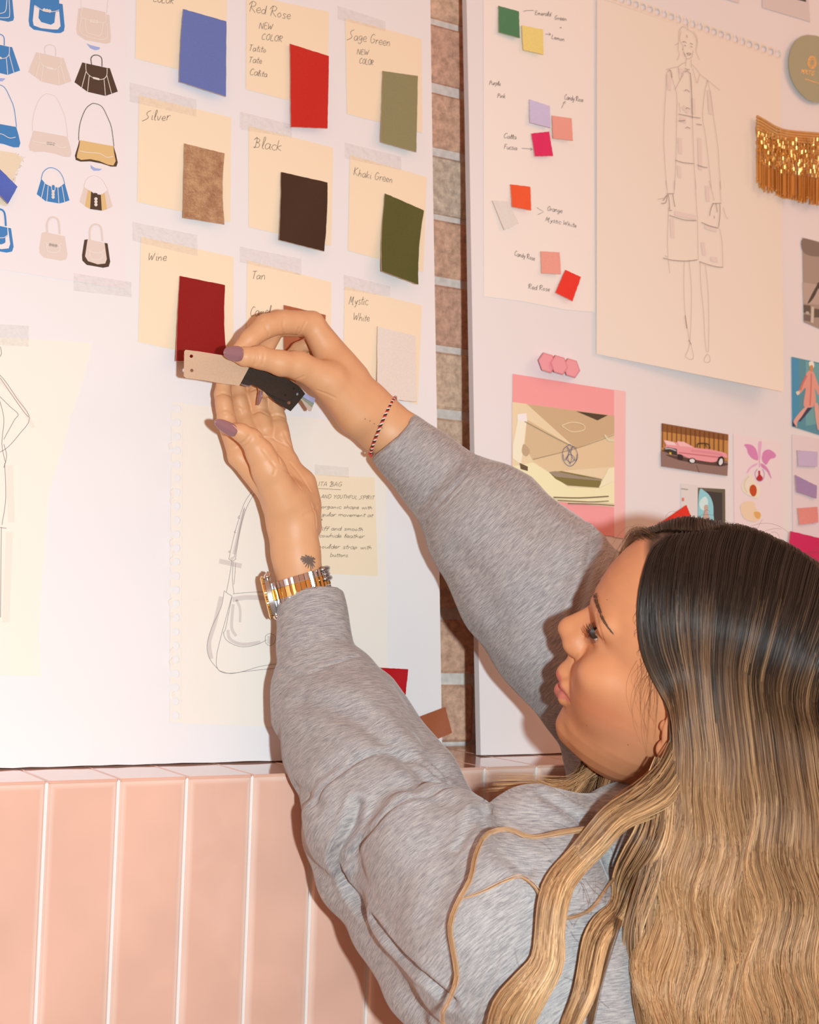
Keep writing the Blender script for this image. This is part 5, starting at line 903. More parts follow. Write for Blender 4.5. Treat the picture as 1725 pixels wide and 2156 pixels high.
# ------------------------------------------------------------------ nails
m_nail = mat('mauve_nail_lacquer', (.30, .145, .165), .12, spec=.6, coat=1)
def nail(base, tip, wpx, nrm, lift=.0006, label=None, arch=.35):
    a, b = v3(base), v3(tip); d = b-a; L = np.linalg.norm(d); d = d/L; n_ = v3(nrm); n_ = n_-d*(n_@d); n_ /= np.linalg.norm(n_); s_ = np.cross(d, n_); W = rp(wpx/2, a); nu, nv = 16, 12; T = []
    for i in range(nu+1):
        u_ = i/nu; w_ = W*(min(1, .75+u_*1.2) if u_ < .2 else 1)*math.sqrt(max(0, 1-max(0, (u_-.25)/.75)**2.2)); w_ = max(w_, W*.04)
        if u_ < .06: w_ *= .8+u_*3
        for j in range(nv+1):
            v_ = 2*j/nv-1; T.append(a+d*L*u_+s_*w_*v_+n_*(lift-W*arch*v_*v_*(w_/W)-.10*L*(u_-.35)**2))
    k = nv+1; Bt = [p-n_*.0007 for p in T]; mb = MB(); fs = [(i*k+j, (i+1)*k+j, (i+1)*k+j+1, i*k+j+1) for i in range(nu) for j in range(nv)]
    N = len(T); rim = list(range(k))+[i*k+nv for i in range(1, nu+1)]+[nu*k+j for j in range(nv-1, -1, -1)]+[i*k for i in range(nu-1, 0, -1)]
    mb.add(T+Bt, fs+[tuple(q+N for q in f[::-1]) for f in fs]+[(rim[q], rim[(q+1) % len(rim)], N+rim[(q+1) % len(rim)], N+rim[q]) for q in range(len(rim))])
    o = mb.build('nail', m_nail, smooth=True); fix(o, person); o['label'] = label or 'mauve lacquered nail'; return o
def sk_(px, py, fb): p = onskin(px, py, .0004); return p if p is not None else PG(px, py, fb)
nail(sk_(499, 911, .085), PG(453, 886, .0850), 27, camn*1.0+UP*.15, .0004)
nail(sk_(513, 746, .086), PG(471, 741, .0835), 33, camn, .0004)
nail(PG(546, 822, .0535), PG(540, 853, .0500), 20, camn*.55-RT*1.0, .0)
nail(PG(580, 828, .0465), PG(575, 846, .0440), 14, camn*.6-RT, .0)
# ------------------------------------------------------------------ leather strips held in the hands
def keyhole(outer, holes, r_=4.2):
    P = list(outer)
    for hx, hy, *rr_ in holes:
        q = rr_[0] if rr_ else r_
        i = min(range(len(P)), key=lambda k: (P[k][0]-hx)**2+(P[k][1]-hy)**2); a0_ = math.atan2(P[i][1]-hy, P[i][0]-hx)
        c = [(hx+q*math.cos(a0_-2*math.pi*k/14), hy+q*math.sin(a0_-2*math.pi*k/14)) for k in range(15)]
        P = P[:i+1]+c+P[i:]
    return P
def strip(px, holes, g, m, label, th=.0013, tilt=None, r_=4.2):
    P = keyhole(px, holes, r_); mb = MB(); G_ = lambda x, y: g+(tilt(x, y) if tilt else 0)
    mb.prism([PB(x, y, G_(x, y)+th) for x, y in P], [PB(x, y, G_(x, y)) for x, y in P], 0, 1)
    return tag(mb.build('leather_strip', [m, mat('leather_edge', (.55, .42, .33), .8)]), label, 'leather strip', 'leather strips pinched between the fingers')
strip([(388, 740), (391, 736.5), (420, 740), (475, 749), (515, 755), (524, 775), (504, 812), (470, 808), (430, 801), (392, 796), (387, 792)], [(403, 750), (404, 780)], .0670, leather('beige_strip', (224, 184, 152), 'N'), 'beige leather strip with two punched holes, pinched under the thumb nail', r_=3.6)
mbk = leather('black_strip', (66, 52, 44), 'N', rough=.6, spec=.2, bump=.5)
bd = lambda x, y: -.006*max(0, (x-560)/80)**2
strip([(510, 768), (544, 776), (586, 787), (609, 799), (630, 813), (635, 819), (604, 845), (585, 838), (563, 828), (545, 817), (531, 810), (524, 812), (503, 806), (506, 790)], [(618, 818, 2.6), (600, 832, 2.6)], .0632, mbk, 'upper black leather strip with two holes, below the thumb', tilt=bd)
strip([(540, 780), (590, 790), (636, 820), (643, 829), (627, 849), (612, 866), (595, 856), (580, 846), (562, 830), (545, 812)], [(627, 830, 3), (608.5, 848, 3.4)], .0605, mbk, 'lower black leather strip jutting out beneath the other black strip', tilt=bd)
for P, c, lb in (([(600, 800), (644, 829), (664, 839), (661.6, 849.5), (640, 838), (600, 812)], (196, 190, 226), 'thin lilac strip fanned out behind the black strips'), ([(598, 806), (640, 836), (662, 849), (657.5, 857), (638, 841), (598, 816)], (176, 176, 150), 'thin sage grey strip fanned out behind the black strips'), ([(596, 812), (638, 840), (659, 856), (655, 866), (650, 866), (635, 843), (596, 822)], (232, 204, 184), 'thin pale beige strip, lowest of the fan behind the black strips')):
    strip(P, [], .0575-.0016*P[0][1]/800-(.0025 if 'sage' in lb else .0045 if 'beige' in lb else 0), leather('fan_'+lb.split()[1], c, 'N'), lb, tilt=bd, th=.001)
mb = MB(); E1 = [PB(503, 805, .0632), PB(512, 812, .0600), PB(525, 815, .0610), PB(531, 810, .0632), PB(520, 806, .0632)]; mb.prism(E1, [p+BN*.0008 for p in E1]); fo = mb.build('curled_corner', leather('strip_lining', (150, 124, 118), 'N')); 
par = [o for o in bpy.data.objects if o.name.startswith('leather_strip') and 'upper black' in o.get('label', '')][0]; fo.parent = par
# ------------------------------------------------------------------ wristwatch
m_steel = mat('polished_steel', (.72, .71, .72), .14, metal=1); m_gw = mat('yellow_gold', (.95, .62, .22), .13, metal=1); m_bs = mat('brushed_steel', (.62, .60, .60), .38, metal=1)
wa = PG(652, 1262, .055); wb = PG(617, 1120, .054); ax = (wb-wa)/np.linalg.norm(wb-wa); Wc = PG(632, 1233, .0555)
rt_ = RT-ax*(RT@ax)-UP*.0; rt_ /= np.linalg.norm(rt_); fr_ = np.cross(ax, rt_); fr_ = fr_ if fr_@camn > 0 else -fr_
watch = bpy.data.objects.new('wristwatch', None); COL.objects.link(watch); watch.location = Wc; tag(watch, 'gold and steel wristwatch with a link bracelet on the lower wrist', 'watch')
ra, rb_ = rp(57.5, Wc), rp(57.5, Wc)*.885
NL = 34
def links(h0, h1, m, name, e=0.0, skew=.0):
    mb = MB()
    for i in range(NL):
        t0 = 2*math.pi*(i+.06)/NL; t1 = 2*math.pi*(i+.94)/NL
        if math.cos((t0+t1)/2) < -.93: continue
        q = []
        for rr_ in (0, .0018+e):
            for t in (t0, t1):
                for hh in (h0, h1): q.append(Wc+rt_*(ra+rr_)*math.cos(t)+fr_*(rb_+rr_)*math.sin(t)+ax*(hh+skew*math.cos(t)))
        mid = [Wc+rt_*(ra+.0026+e)*math.cos((t0+t1)/2)+fr_*(rb_+.0026+e)*math.sin((t0+t1)/2)+ax*(hh+skew*math.cos((t0+t1)/2)) for hh in (h0, h1)]
        mb.add(q+mid, [(0, 1, 3, 2), (0, 2, 6, 8, 4), (1, 5, 9, 7, 3), (0, 4, 5, 1), (2, 3, 7, 6), (4, 8, 9, 5), (8, 6, 7, 9)])
    o = mb.build(name, m); fix(o, watch); return o
links(.0035, .0095, m_steel, 'outer_links', skew=.0012); links(-.0065, .0031, m_gw, 'centre_links', .0003, .0012); links(-.0125, -.0069, m_steel, 'outer_links', skew=.0012)
mb = MB()
for hh in (.0075, -.0015):                 # folding clasp on the right side of the wrist
    P = [Wc+rt_*(ra+.0035)*math.cos(t)+fr_*(rb_+.0030)*math.sin(t)+ax*(hh+.002) for t in np.linspace(-.6, .62, 12)]; mb.tube(P, .0024, 8)
for hh in (.0105, .0075, .0045, .0015): P = [Wc+rt_*(ra+.0030)*math.cos(t)+fr_*(rb_+.003)*math.sin(t)+ax*hh for t in np.linspace(-.5, .50, 10)]; mb.tube(P, .0017, 8)
fix(mb.build('clasp', mat('clasp_steel', (.5, .49, .52), .3, metal=1), smooth=True), watch)
cn = -rt_*.97-fr_*-.10; cn /= np.linalg.norm(cn); c1 = np.cross(cn, ax); c1 /= np.linalg.norm(c1); c2 = np.cross(c1, cn); CC = Wc-rt_*(ra+.0008)-ax*.0035
def lathe(mb, prof, n=72, flute=0):
    vs = []; m_ = len(prof)
    for i in range(n):
        t = 2*math.pi*i/n
        for r_, hh in prof: rr_ = r_*(1+(flute if i % 2 else 0)); vs.append(CC+c1*rr_*math.cos(t)+c2*rr_*math.sin(t)+cn*hh)
    mb.add(vs, [(i*m_+j, ((i+1) % n)*m_+j, ((i+1) % n)*m_+j+1, i*m_+j+1) for i in range(n) for j in range(m_-1)])
R0 = .0196
mb = MB(); lathe(mb, [(0, 0), (R0*.9, 0), (R0, .0012), (R0, .0052), (R0*.95, .0060), (0, .0060)]); fix(mb.build('case', m_bs, smooth=False), watch)
mb = MB(); lathe(mb, [(R0*.80, .0078), (R0*.92, .0084), (R0*1.03, .0074), (R0*1.03, .0056), (R0*.9, .0056)], 120, .012); fix(mb.build('bezel', m_gw), watch)
mb = MB(); lathe(mb, [(0, .0074), (R0*.80, .0076)]); fix(mb.build('dial', mat('pale_dial', (.75, .7, .62), .2, coat=1)), watch)
mb = MB()
for sg in (1, -1):
    for sd in (1, -1):
        p0 = CC+c2*(R0*.85)*sg+c1*.0085*sd+cn*.003; p1 = CC+c2*(R0*1.13)*sg+c1*.0085*sd-cn*.0015; mb.tube([p0, (p0+p1)/2+cn*.0008, p1], [.0032, .003, .0022], 8)
fix(mb.build('lugs', m_steel, smooth=True), watch)
# ------------------------------------------------------------------ thread bracelet
bc_ = PG(807, 898, .068); pA = PG(834, 845, .068); pB = PG(780, 951, .068); e1 = (pA-pB); Lb = np.linalg.norm(e1)/2; e1 /= np.linalg.norm(e1); e2 = camn-e1*(camn@e1); e2 /= np.linalg.norm(e2); fa = PG(768, 860, .064)-PG(850, 928, .076); fa /= np.linalg.norm(fa)
cord = None
for k, (nm_, c) in enumerate((('red', (.62, .06, .04)), ('black', (.02, .015, .015)), ('white', (.85, .72, .66)))):
    mb = MB(); P = []
    for i in range(361):
        t = 2*math.pi*i/360; c_ = bc_+e1*(Lb+.0008)*math.cos(t)+e2*(Lb*.84+.0010)*math.sin(t)+fa*.0022*math.sin(t*1.0+.5); rd = e1*math.cos(t)+e2*math.sin(t); ph = t*34+k*2.094
        P.append(c_+(rd*math.cos(ph)+fa*math.sin(ph))*.00075)
    mb.tube(P, .00080, 6); o = mb.build('thread_bracelet' if k == 0 else 'thread', mat(nm_+'_thread', c, .8), smooth=True)
    if k == 0: cord = o; tag(o, 'twisted red, black and white thread bracelet on the upper wrist', 'bracelet')
    else: o.parent = cord; o['label'] = nm_+' thread'
mb = MB()
for q in range(7):
    rr = random.Random(q); a = pB+e1*-.0008; mb.tube([a, a-e1*.002+fa*rr.uniform(-.003, .001)+e2*rr.uniform(-.001, .002), a-e1*.003+fa*rr.uniform(-.004, .002)+e2*rr.uniform(0, .003)], .0006, 5)
o = mb.build('knot', mat('red_thread', (.62, .06, .04), .8), cord)
# ------------------------------------------------------------------ tattoos, moles
m_ink = mat('tattoo_ink', (.16, .105, .085), .6); mb = MB()
def skin_line(mb, pts, wpx, up=.00025, taper=True):
    P = [onskin(*p, up=up) for p in (crom(pts, 4) if len(pts) > 2 else pts)]; P = [p for p in P if p is not None]
    if len(P) < 2: return
    vs = []; n_ = len(P)
    for i in range(n_):
        t = P[min(i+1, n_-1)]-P[max(i-1, 0)]; t = t/(np.linalg.norm(t)+1e-12); s_ = np.cross(t, camn); w_ = rp(wpx, P[i])*(1-.75*i/(n_-1) if taper else 1)/2; vs += [P[i]+s_*w_, P[i]-s_*w_]
    mb.add(vs, [(2*i, 2*i+1, 2*i+3, 2*i+2) for i in range(n_-1)])
T5 = lambda x, y: (540+x/9.58, 1140+y/9.58); ctr = (1080, 400); rr = random.Random(1)
for ex, ey in ((885, 345), (905, 300), (985, 268), (1050, 285), (1110, 290), (1160, 320), (1188, 345), (1190, 430), (1172, 520), (1140, 560), (1100, 500), (1040, 545), (985, 520), (950, 450), (915, 400), (930, 370), (1000, 330), (1140, 380), (1020, 470), (1150, 480), (1060, 350), (1010, 400)):
    mx_ = (ctr[0]*.45+ex*.55, ctr[1]*.45+ey*.55-18); skin_line(mb, [T5(*ctr), T5(*mx_), T5(ex, ey)], 5.2)
    for q in range(5):
        t = .35+q*.13; bx, by = ctr[0]*(1-t)+ex*t, ctr[1]*(1-t)+ey*t-14*math.sin(t*3); skin_line(mb, [T5(bx, by), T5(bx+(ex-ctr[0])*.10+rr.uniform(-14, 14), by+abs(ex-ctr[0])*.14+12)], 2.2)
skin_line(mb, [T5(1085, 400), T5(1095, 520), T5(1104, 640)], 2.2, taper=False)
o = mb.build('tattoo', m_ink); fix(o, person); o['label'] = 'small palm tree tattoo on the wrist'
mb = MB()
for x, y in ((769, 882), (779, 886), (788, 892), (796, 896.5), (805, 901)): skin_line(mb, [(x-1, y), (x+1, y+.3)], 2.0, taper=False)
o = mb.build('tattoo', m_ink); fix(o, person); o['label'] = 'row of five dots tattooed on the wrist'
mb = MB()
for x, y in ((1323, 1568), (1236, 1527), (1279, 1263)): skin_line(mb, [(x-1.1, y), (x+1.1, y)], 2.2, taper=False)
fix(mb.build('mole', mat('mole_brown', (.16, .07, .04), .6)), person)
# ------------------------------------------------------------------ eyes, brows, lashes
for s_ in (1, -1):
    c_ = HL(.0716, .031*s_, .0222); mb = MB(); nu = 20
    vs = []; 
    for i in range(nu+1):
        for j in range(24):
            a_ = math.pi*i/nu; b__ = 2*math.pi*j/24; vs.append(c_+.0131*(hf*math.cos(a_)+hl*math.sin(a_)*math.cos(b__)+hu*math.sin(a_)*math.sin(b__)))
    mb.add(vs, [(i*24+j, i*24+(j+1) % 24, (i+1)*24+(j+1) % 24, (i+1)*24+j) for i in range(nu) for j in range(24)]); eo = mb.build('eye', mat('eye_white', (.62, .55, .52), .15, coat=1), smooth=True); fix(eo, person)
    mb = MB(); look = hf*.95-hl*.12+hu*.25; look /= np.linalg.norm(look); a1_ = np.cross(look, hu); a1_ /= np.linalg.norm(a1_); a2_ = np.cross(a1_, look)
    mb.add([c_+look*.0134]+[c_+look*.0121+(a1_*math.cos(t)+a2_*math.sin(t))*.0056 for t in np.linspace(0, 2*math.pi, 25)[:-1]], [(0, 1+i, 1+(i+1) % 24) for i in range(24)]); io = mb.build('iris', mat('dark_iris', (.04, .022, .015), .1, coat=1)); io.parent = eo; io.matrix_parent_inverse = eo.matrix_parent_inverse
    io.matrix_parent_inverse = Matrix.Identity(4)
    io.location = Vector((0, 0, 0))
def strands_mesh(name, P, R, colr, m, parent=None, sides=3):
    """P (N,T,3) paths, R (N,T) radii, colr (N,T,3)"""
    N, T, _ = P.shape; Tn = np.gradient(P, axis=1); Tn /= np.linalg.norm(Tn, axis=2)[..., None]+1e-12
    A = np.cross(Tn, -FW); A /= np.linalg.norm(A, axis=2)[..., None]+1e-9; Bv = np.cross(Tn, A)
    V = np.stack([P+R[..., None]*(A*math.cos(2*math.pi*k/sides+.5)+Bv*math.sin(2*math.pi*k/sides+.5)) for k in range(sides)], 2).reshape(-1, 3)
    base = (np.arange(N)[:, None]*T+np.arange(T-1)[None])[..., None]*sides; k = np.arange(sides); k2 = (k+1) % sides
    Q = np.stack([base+k, base+k2, base+sides+k2, base+sides+k], -1).reshape(-1, 4); C2 = np.repeat(colr.reshape(-1, 3), sides, 0)
    return npmesh(name, V, Q, m, parent, C2)
m_hairdark = mat('dark_brow_hair', (.04, .022, .014), .5); m_brow = mat('brow_hair', (.10, .052, .032), .6)
mb = MB(); rr = random.Random(3); bl = crom([(1252, 1248), (1256, 1262), (1261, 1278), (1266, 1294), (1273, 1309), (1282, 1322), (1291, 1333)], 10)
for k in range(230):
    t = rr.random(); i = int(t*(len(bl)-1)); p = bl[i]; wd_b = 9.0*(1-t)**.7+1.0; x, y = p[0]+rr.uniform(-wd_b*.5, wd_b*.5), p[1]+rr.uniform(-1, 1); L_ = rr.uniform(6, 12)*(1-.4*t)
    dx, dy = (.35+.3*t, .9-.3*t); a = onskin(x, y, .0003); b_ = onskin(x+dx*L_*.5, y+dy*L_*.5, .0011); c = onskin(x+dx*L_, y+dy*L_, .0009)
    if a is None or b_ is None or c is None or np.linalg.norm(c-a) > .01: continue
    mb.tube([a, b_, c], [.00016, .00013, .00006], 3, caps=False)
fix(mb.build('eyebrow', m_brow), person)
mb = MB()
for k in range(60):
    for s_ in (1, -1):
        t = k/59; th = math.radians(-38+t*84); yl = .031*s_+.0128*math.sin(th)*s_; xl = .0716+.0139*math.cos(th); rt0 = HL(xl, yl, .0246-.0010*t); L_ = rr.uniform(.0065, .0095)*(.7+.4*t)
        d1 = HL(xl, yl, .0246)-HL(.0716, .031*s_, .0246); d1 /= np.linalg.norm(d1); d1 = d1+hl*s_*.25*t; P = [rt0, rt0+d1*L_*.45-hu*.0008, rt0+d1*L_*.8+hu*.0010, rt0+d1*L_*.95+hu*.0030]
        mb.tube(P, [.00020, .00017, .00012, .00005], 3, caps=False)
        if k % 2 == 0:
            rt1 = HL(xl-.0004, yl, .0195); mb.tube([rt1, rt1+d1*.003-hu*.001, rt1+d1*.0042-hu*.0022], [.00014, .0001, .00004], 3, caps=False)
fix(mb.build('eyelashes', m_hairdark), person)
# ------------------------------------------------------------------ hair
SB = BVHTree.FromPolygons([tuple(p) for p in SV], [tuple(map(int, q)) for q in SQ])
def zshirt(px, py):
    d = ray(px, py); L = np.linalg.norm(d); r_ = SB.ray_cast(Vector(O), Vector(d/L)); return None if r_[0] is None else float((np.array(r_[0])-O)@FW)
hr = np.random.default_rng(5)
def resamp(P, T):
    P = np.array(P, float); s = np.r_[0, np.cumsum(np.linalg.norm(np.diff(P, axis=0), axis=1))]; t = np.linspace(0, s[-1], T); return np.stack([np.interp(t, s, P[:, d]) for d in range(P.shape[1])], 1)
DARK = np.array([.030, .0165, .011]); MID = np.array([.32, .162, .078]); BLD = np.array([.84, .50, .245]); LGT = np.array([.95, .72, .43]); GRY = np.array([.33, .235, .16])
def tone(v):                              # 0 dark root .. 3 light blonde
    v = np.clip(v, 0, 3)[..., None]; return np.where(v < 1, DARK*(1-v)+MID*v, np.where(v < 2, MID*(2-v)+BLD*(v-1), BLD*(3-v)+LGT*(v-2)))
TT = 46
HP, HC, HR = [], [], []
# guide sheet on the near side: from the parting over the side of the head, then hanging down the back
NG = 15
# the skull's surface measured from its long axis, so that hair lies on it
_sx = np.linspace(-.100, .078, 40); _sp = np.radians(np.linspace(-118, 100, 60)); _sr = np.zeros((40, 60))
for i, x_ in enumerate(_sx):
    for j, p_ in enumerate(_sp):
        d_ = hl*math.sin(p_)+hu*math.cos(p_); c_ = HL(x_, 0, .043); h_ = bvh.ray_cast(Vector(c_+d_*.16), Vector(-d_)); _sr[i, j] = np.linalg.norm(np.array(h_[0])-c_) if h_[0] is not None and np.linalg.norm(np.array(h_[0])-c_) < .11 else np.nan
for i in range(40):
    if np.isnan(_sr[i]).any():
        ok = ~np.isnan(_sr[i]); _sr[i] = np.interp(_sp, _sp[ok], _sr[i][ok]) if ok.any() else .03
for _ in range(3):
    q = np.pad(_sr, 1, mode='edge'); _sr = (q[1:-1, 1:-1]*2+q[:-2, 1:-1]+q[2:, 1:-1]+q[1:-1, :-2]+q[1:-1, 2:])/6
def scalp(x, p, off):
    fx = np.clip((x-_sx[0])/(_sx[1]-_sx[0]), 0, 38.999); fp = np.clip((p-_sp[0])/(_sp[1]-_sp[0]), 0, 58.999); i = fx.astype(int); j = fp.astype(int); a = fx-i; b_ = fp-j
    r_ = _sr[i, j]*(1-a)*(1-b_)+_sr[i+1, j]*a*(1-b_)+_sr[i, j+1]*(1-a)*b_+_sr[i+1, j+1]*a*b_+off
    return HO+np.outer(x, hf)+np.outer(r_*np.sin(p), hl)+np.outer(.043+r_*np.cos(p), hu)
def arc_pt(x0, ph, off, sweep):
    """point on the scalp: x0 along the parting, ph degrees down the near (+) or far (-) side"""
    p = math.radians(ph); x = x0-sweep*(1-math.cos(p))
    return scalp(np.array([x]), np.array([p]), off)[0]
guides = []
hang0 = [(1419, 1515), (1420, 1600), (1398, 1690), (1378, 1790), (1362, 1890), (1352, 1990), (1346, 2090), (1344, 2230)]
edge = [(1372, 1160, 1.092), (1349, 1232, 1.083), (1344, 1300, 1.078), (1352, 1368, 1.078), (1380, 1438, 1.077), (1409, 1484, 1.074)]
for gi in range(NG):
    u_ = gi/(NG-1); x0 = .074-.172*u_; P = []
    if gi == 0: P = [CZ(1392, 1150, 1.098)]+[CZ(*q) for q in edge]
    else:
        k_ = min(1, u_*2.2)
        for ph in (4, 18, 34, 50, 66, 80):
            P.append(arc_pt(x0, ph, .0042+.003*min(1, ph/50), (.050*(1-u_)**1.5)*1.0))
        if u_ < .4:                       # ease towards the hairline guide in front
            E_ = resamp([CZ(1392, 1150, 1.098)]+[CZ(*q) for q in edge], 6); w_ = (1-u_/.4)**1.6
            P = [p*(1-w_)+e_*w_ for p, e_ in zip(P, E_)]
    last = P[-1]; ld = last-O; lz = ld@FW; lpx = CX+FPX*(ld@RT)/lz; lpy = CY-FPX*(ld@UP)/lz
    for i, (hx, hy) in enumerate(hang0):
        x = hx*(1-u_)+(1800+6*i)*u_+18*math.sin(math.pi*u_)*0; y = max(hy, lpy+40+70*i)
        if i == 0 and y < lpy+25: continue
        if gi > 0: wq = min(1, (i+1)/5); x = lpx*(1-wq)+x*wq
        zs = zshirt(x, y); zh = (1.062-.004*i)*(1-u_)+1.115*u_-.035*math.sin(math.pi*u_)
        z = min(zh, zs-.020) if zs and i > 1 else zh
        P.append(CZ(x, y, z))
    guides.append(resamp(crom(P, 6), TT))
GD = np.array(guides)
for _ in range(2): GD[1:-1] = .5*GD[1:-1]+.25*(GD[:-2]+GD[2:])
for gi in range(NG):
    q = (GD[gi]-HO)@HM.T; m_ = (q[:, 2] > -.005) & (q[:, 0] < .077) & (q[:, 0] > -.099) & (q[:, 1] > -.03)
    if not m_.any(): continue
    an = np.arctan2(q[m_, 1], q[m_, 2]-.043); S0 = scalp(q[m_, 0], an, .0042); qs = (S0-HO)@HM.T; rs = np.hypot(qs[:, 1], qs[:, 2]-.043); r0_ = np.hypot(q[m_, 1], q[m_, 2]-.043)
    X_ = GD[gi][m_]; X_[r0_ < rs] = S0[r0_ < rs]; GD[gi][m_] = X_
for _ in range(1): GD[:, 1:-1] = .5*GD[:, 1:-1]+.25*(GD[:, :-2]+GD[:, 2:])
def gsheet(u_):
    f = np.clip(u_, 0, .99999)*(NG-1); i = f.astype(int); w_ = (f-i)[:, None, None]; return GD[i]*(1-w_)+GD[i+1]*w_
tt = np.linspace(0, 1, TT)
def wave(N, ph, amp, wl, start=.35, P=None):
    s = np.cumsum(np.linalg.norm(np.diff(P, axis=1, prepend=P[:, :1]), axis=2), axis=1); L = s[:, -1:]
    g = np.clip((s/L-start)/.3, 0, 1); g = g*g*(3-2*g); th = 2*math.pi*s/wl[:, None]+ph[:, None]
    return amp[:, None, None]*g[..., None]*(np.sin(th)[..., None]*RT+.7*np.cos(th*.9+1)[..., None]*FW)
NC = 40; cu = (np.arange(NC)+hr.uniform(.15, .85, NC))/NC; cph = np.cumsum(hr.normal(0, .62, NC))+hr.uniform(0, 6); camp = hr.uniform(.0034, .0068, NC); cwl = hr.uniform(.078, .10, NC); ctone = hr.normal(0, .28, NC); cdep = hr.uniform(0, .009, NC); cst = hr.normal(0, .06, NC)
N = 13500; c = hr.integers(0, NC, N); du = hr.normal(0, .55/NC, N); u_ = np.clip(cu[c]+du, 0, 1); P = gsheet(u_)
conv = np.clip((tt-.38)/.5, 0, 1)[None, :, None]; Pc = gsheet(cu[c]); P = P*(1-.36*conv)+Pc*.36*conv
dep = (cdep[c][:, None]*conv[0, :, 0][None]+hr.uniform(0, 1, N)[:, None]*(.0015+.0060*conv[0, :, 0])-.004*(conv[0, :, 0])*np.exp(-(du/(.3/NC))**2)[:, None])
camp_i = np.interp(u_, cu, camp); cwl_i = np.full(N, .084); P = P+dep[..., None]*FW+wave(N, np.interp(u_, cu, cph)+hr.normal(0, .07, N), camp_i, cwl_i, .40, P)
P += (hr.normal(0, .0006, (N, 1, 3))*np.linspace(0, 1, TT)[None, :, None]*1.6)+hr.normal(0, .00035, (N, 1, 3))
fly = hr.random(N) < .03; P[fly] += (hr.normal(0, .004, (fly.sum(), 1, 3))*(np.linspace(0, 1, TT)**1.5)[None, :, None])
yy = CY-FPX*((P-O)@UP)/((P-O)@FW); xx = CX+FPX*((P-O)@RT)/((P-O)@FW)
st = 1290+120*np.clip((xx-1400)/300, 0, 1)+420*np.clip((xx-1560)/100, 0, 1)*np.clip((1700-xx)/90, 0, 1)*0
v = (yy-st)/230.+hr.normal(0, .38, N)[:, None]+ctone[c][:, None]; low = (hr.random(N) < .20+.38*((cu[c] > .52) & (cu[c] < .74)))[:, None]; v = np.where(low, np.minimum(v, (yy-st)/420), v)
v = np.minimum(v, 1.45+.45*np.clip((yy-1500)/500, 0, 1)+hr.normal(0, .30, N)[:, None]); hp_, hc_, hr_ = P, tone(v), np.full((N, TT), .000165)
dk = (u_ < .10)[:, None]*np.clip(1-(yy-1430)/60, 0, 1); hc_ = hc_*(1-dk[..., None]*.7)+DARK*dk[..., None]*.7
hr_ = hr_*np.interp(tt, [0, .05, .9, 1], [.8, 1, 1, .4])[None]
HP.append(hp_); HC.append(hc_); HR.append(hr_)
# under layers give the mass its body
N = 3600; u_ = hr.uniform(0, 1, N); P = gsheet(u_)+(.007+.010*hr.uniform(0, 1, N)[:, None, None]*np.clip((tt-.2)/.3, 0, 1)[None, :, None])*FW*np.clip((tt-.1)/.3, .0, 1)[None, :, None]
P = P+wave(N, np.interp(u_, cu, cph), np.full(N, .003), np.full(N, .088), .36, P)+hr.normal(0, .0008, (N, 1, 3)); yy = CY-FPX*((P-O)@UP)/((P-O)@FW)
v = (yy-1400)/330+hr.normal(0, .3, N)[:, None]; v = np.minimum(v, 1.1); HP.append(P); HC.append(tone(v)); HR.append(np.full((N, TT), .00045))
# far side: from the parting over the top and down behind the face
N = 4200; x0 = hr.uniform(-.105, .079, N); off = .0060+hr.uniform(0, .0040, N); P = np.zeros((N, TT, 3)); phs = np.linspace(3, -112, TT)
for k in range(N):
    sw_ = .012+.03*hr.random(); lift = np.exp(-((-phs-25)/24)**2)*(.0012+.002*hr.random())
    p_ = np.radians(phs); x = np.maximum(x0[k]-sw_*(1-np.cos(p_))+.006*np.sin(-p_*2), -.097); o_ = ((off[k]-.004)*np.clip((-phs)/18, .15, 1)+lift)*np.clip((.084-x0[k])/.035, .18, 1)+.001
    P[k] = scalp(x, p_, o_)
P += hr.normal(0, .0006, (N, 1, 3)); HP.append(P); HC.append(tone(np.clip(hr.normal(.10, .12, N), 0, .5)[:, None]+np.zeros(TT)+.7*np.clip((-phs-70)/40, 0, 1)[None])); HR.append(np.full((N, TT), .00024))
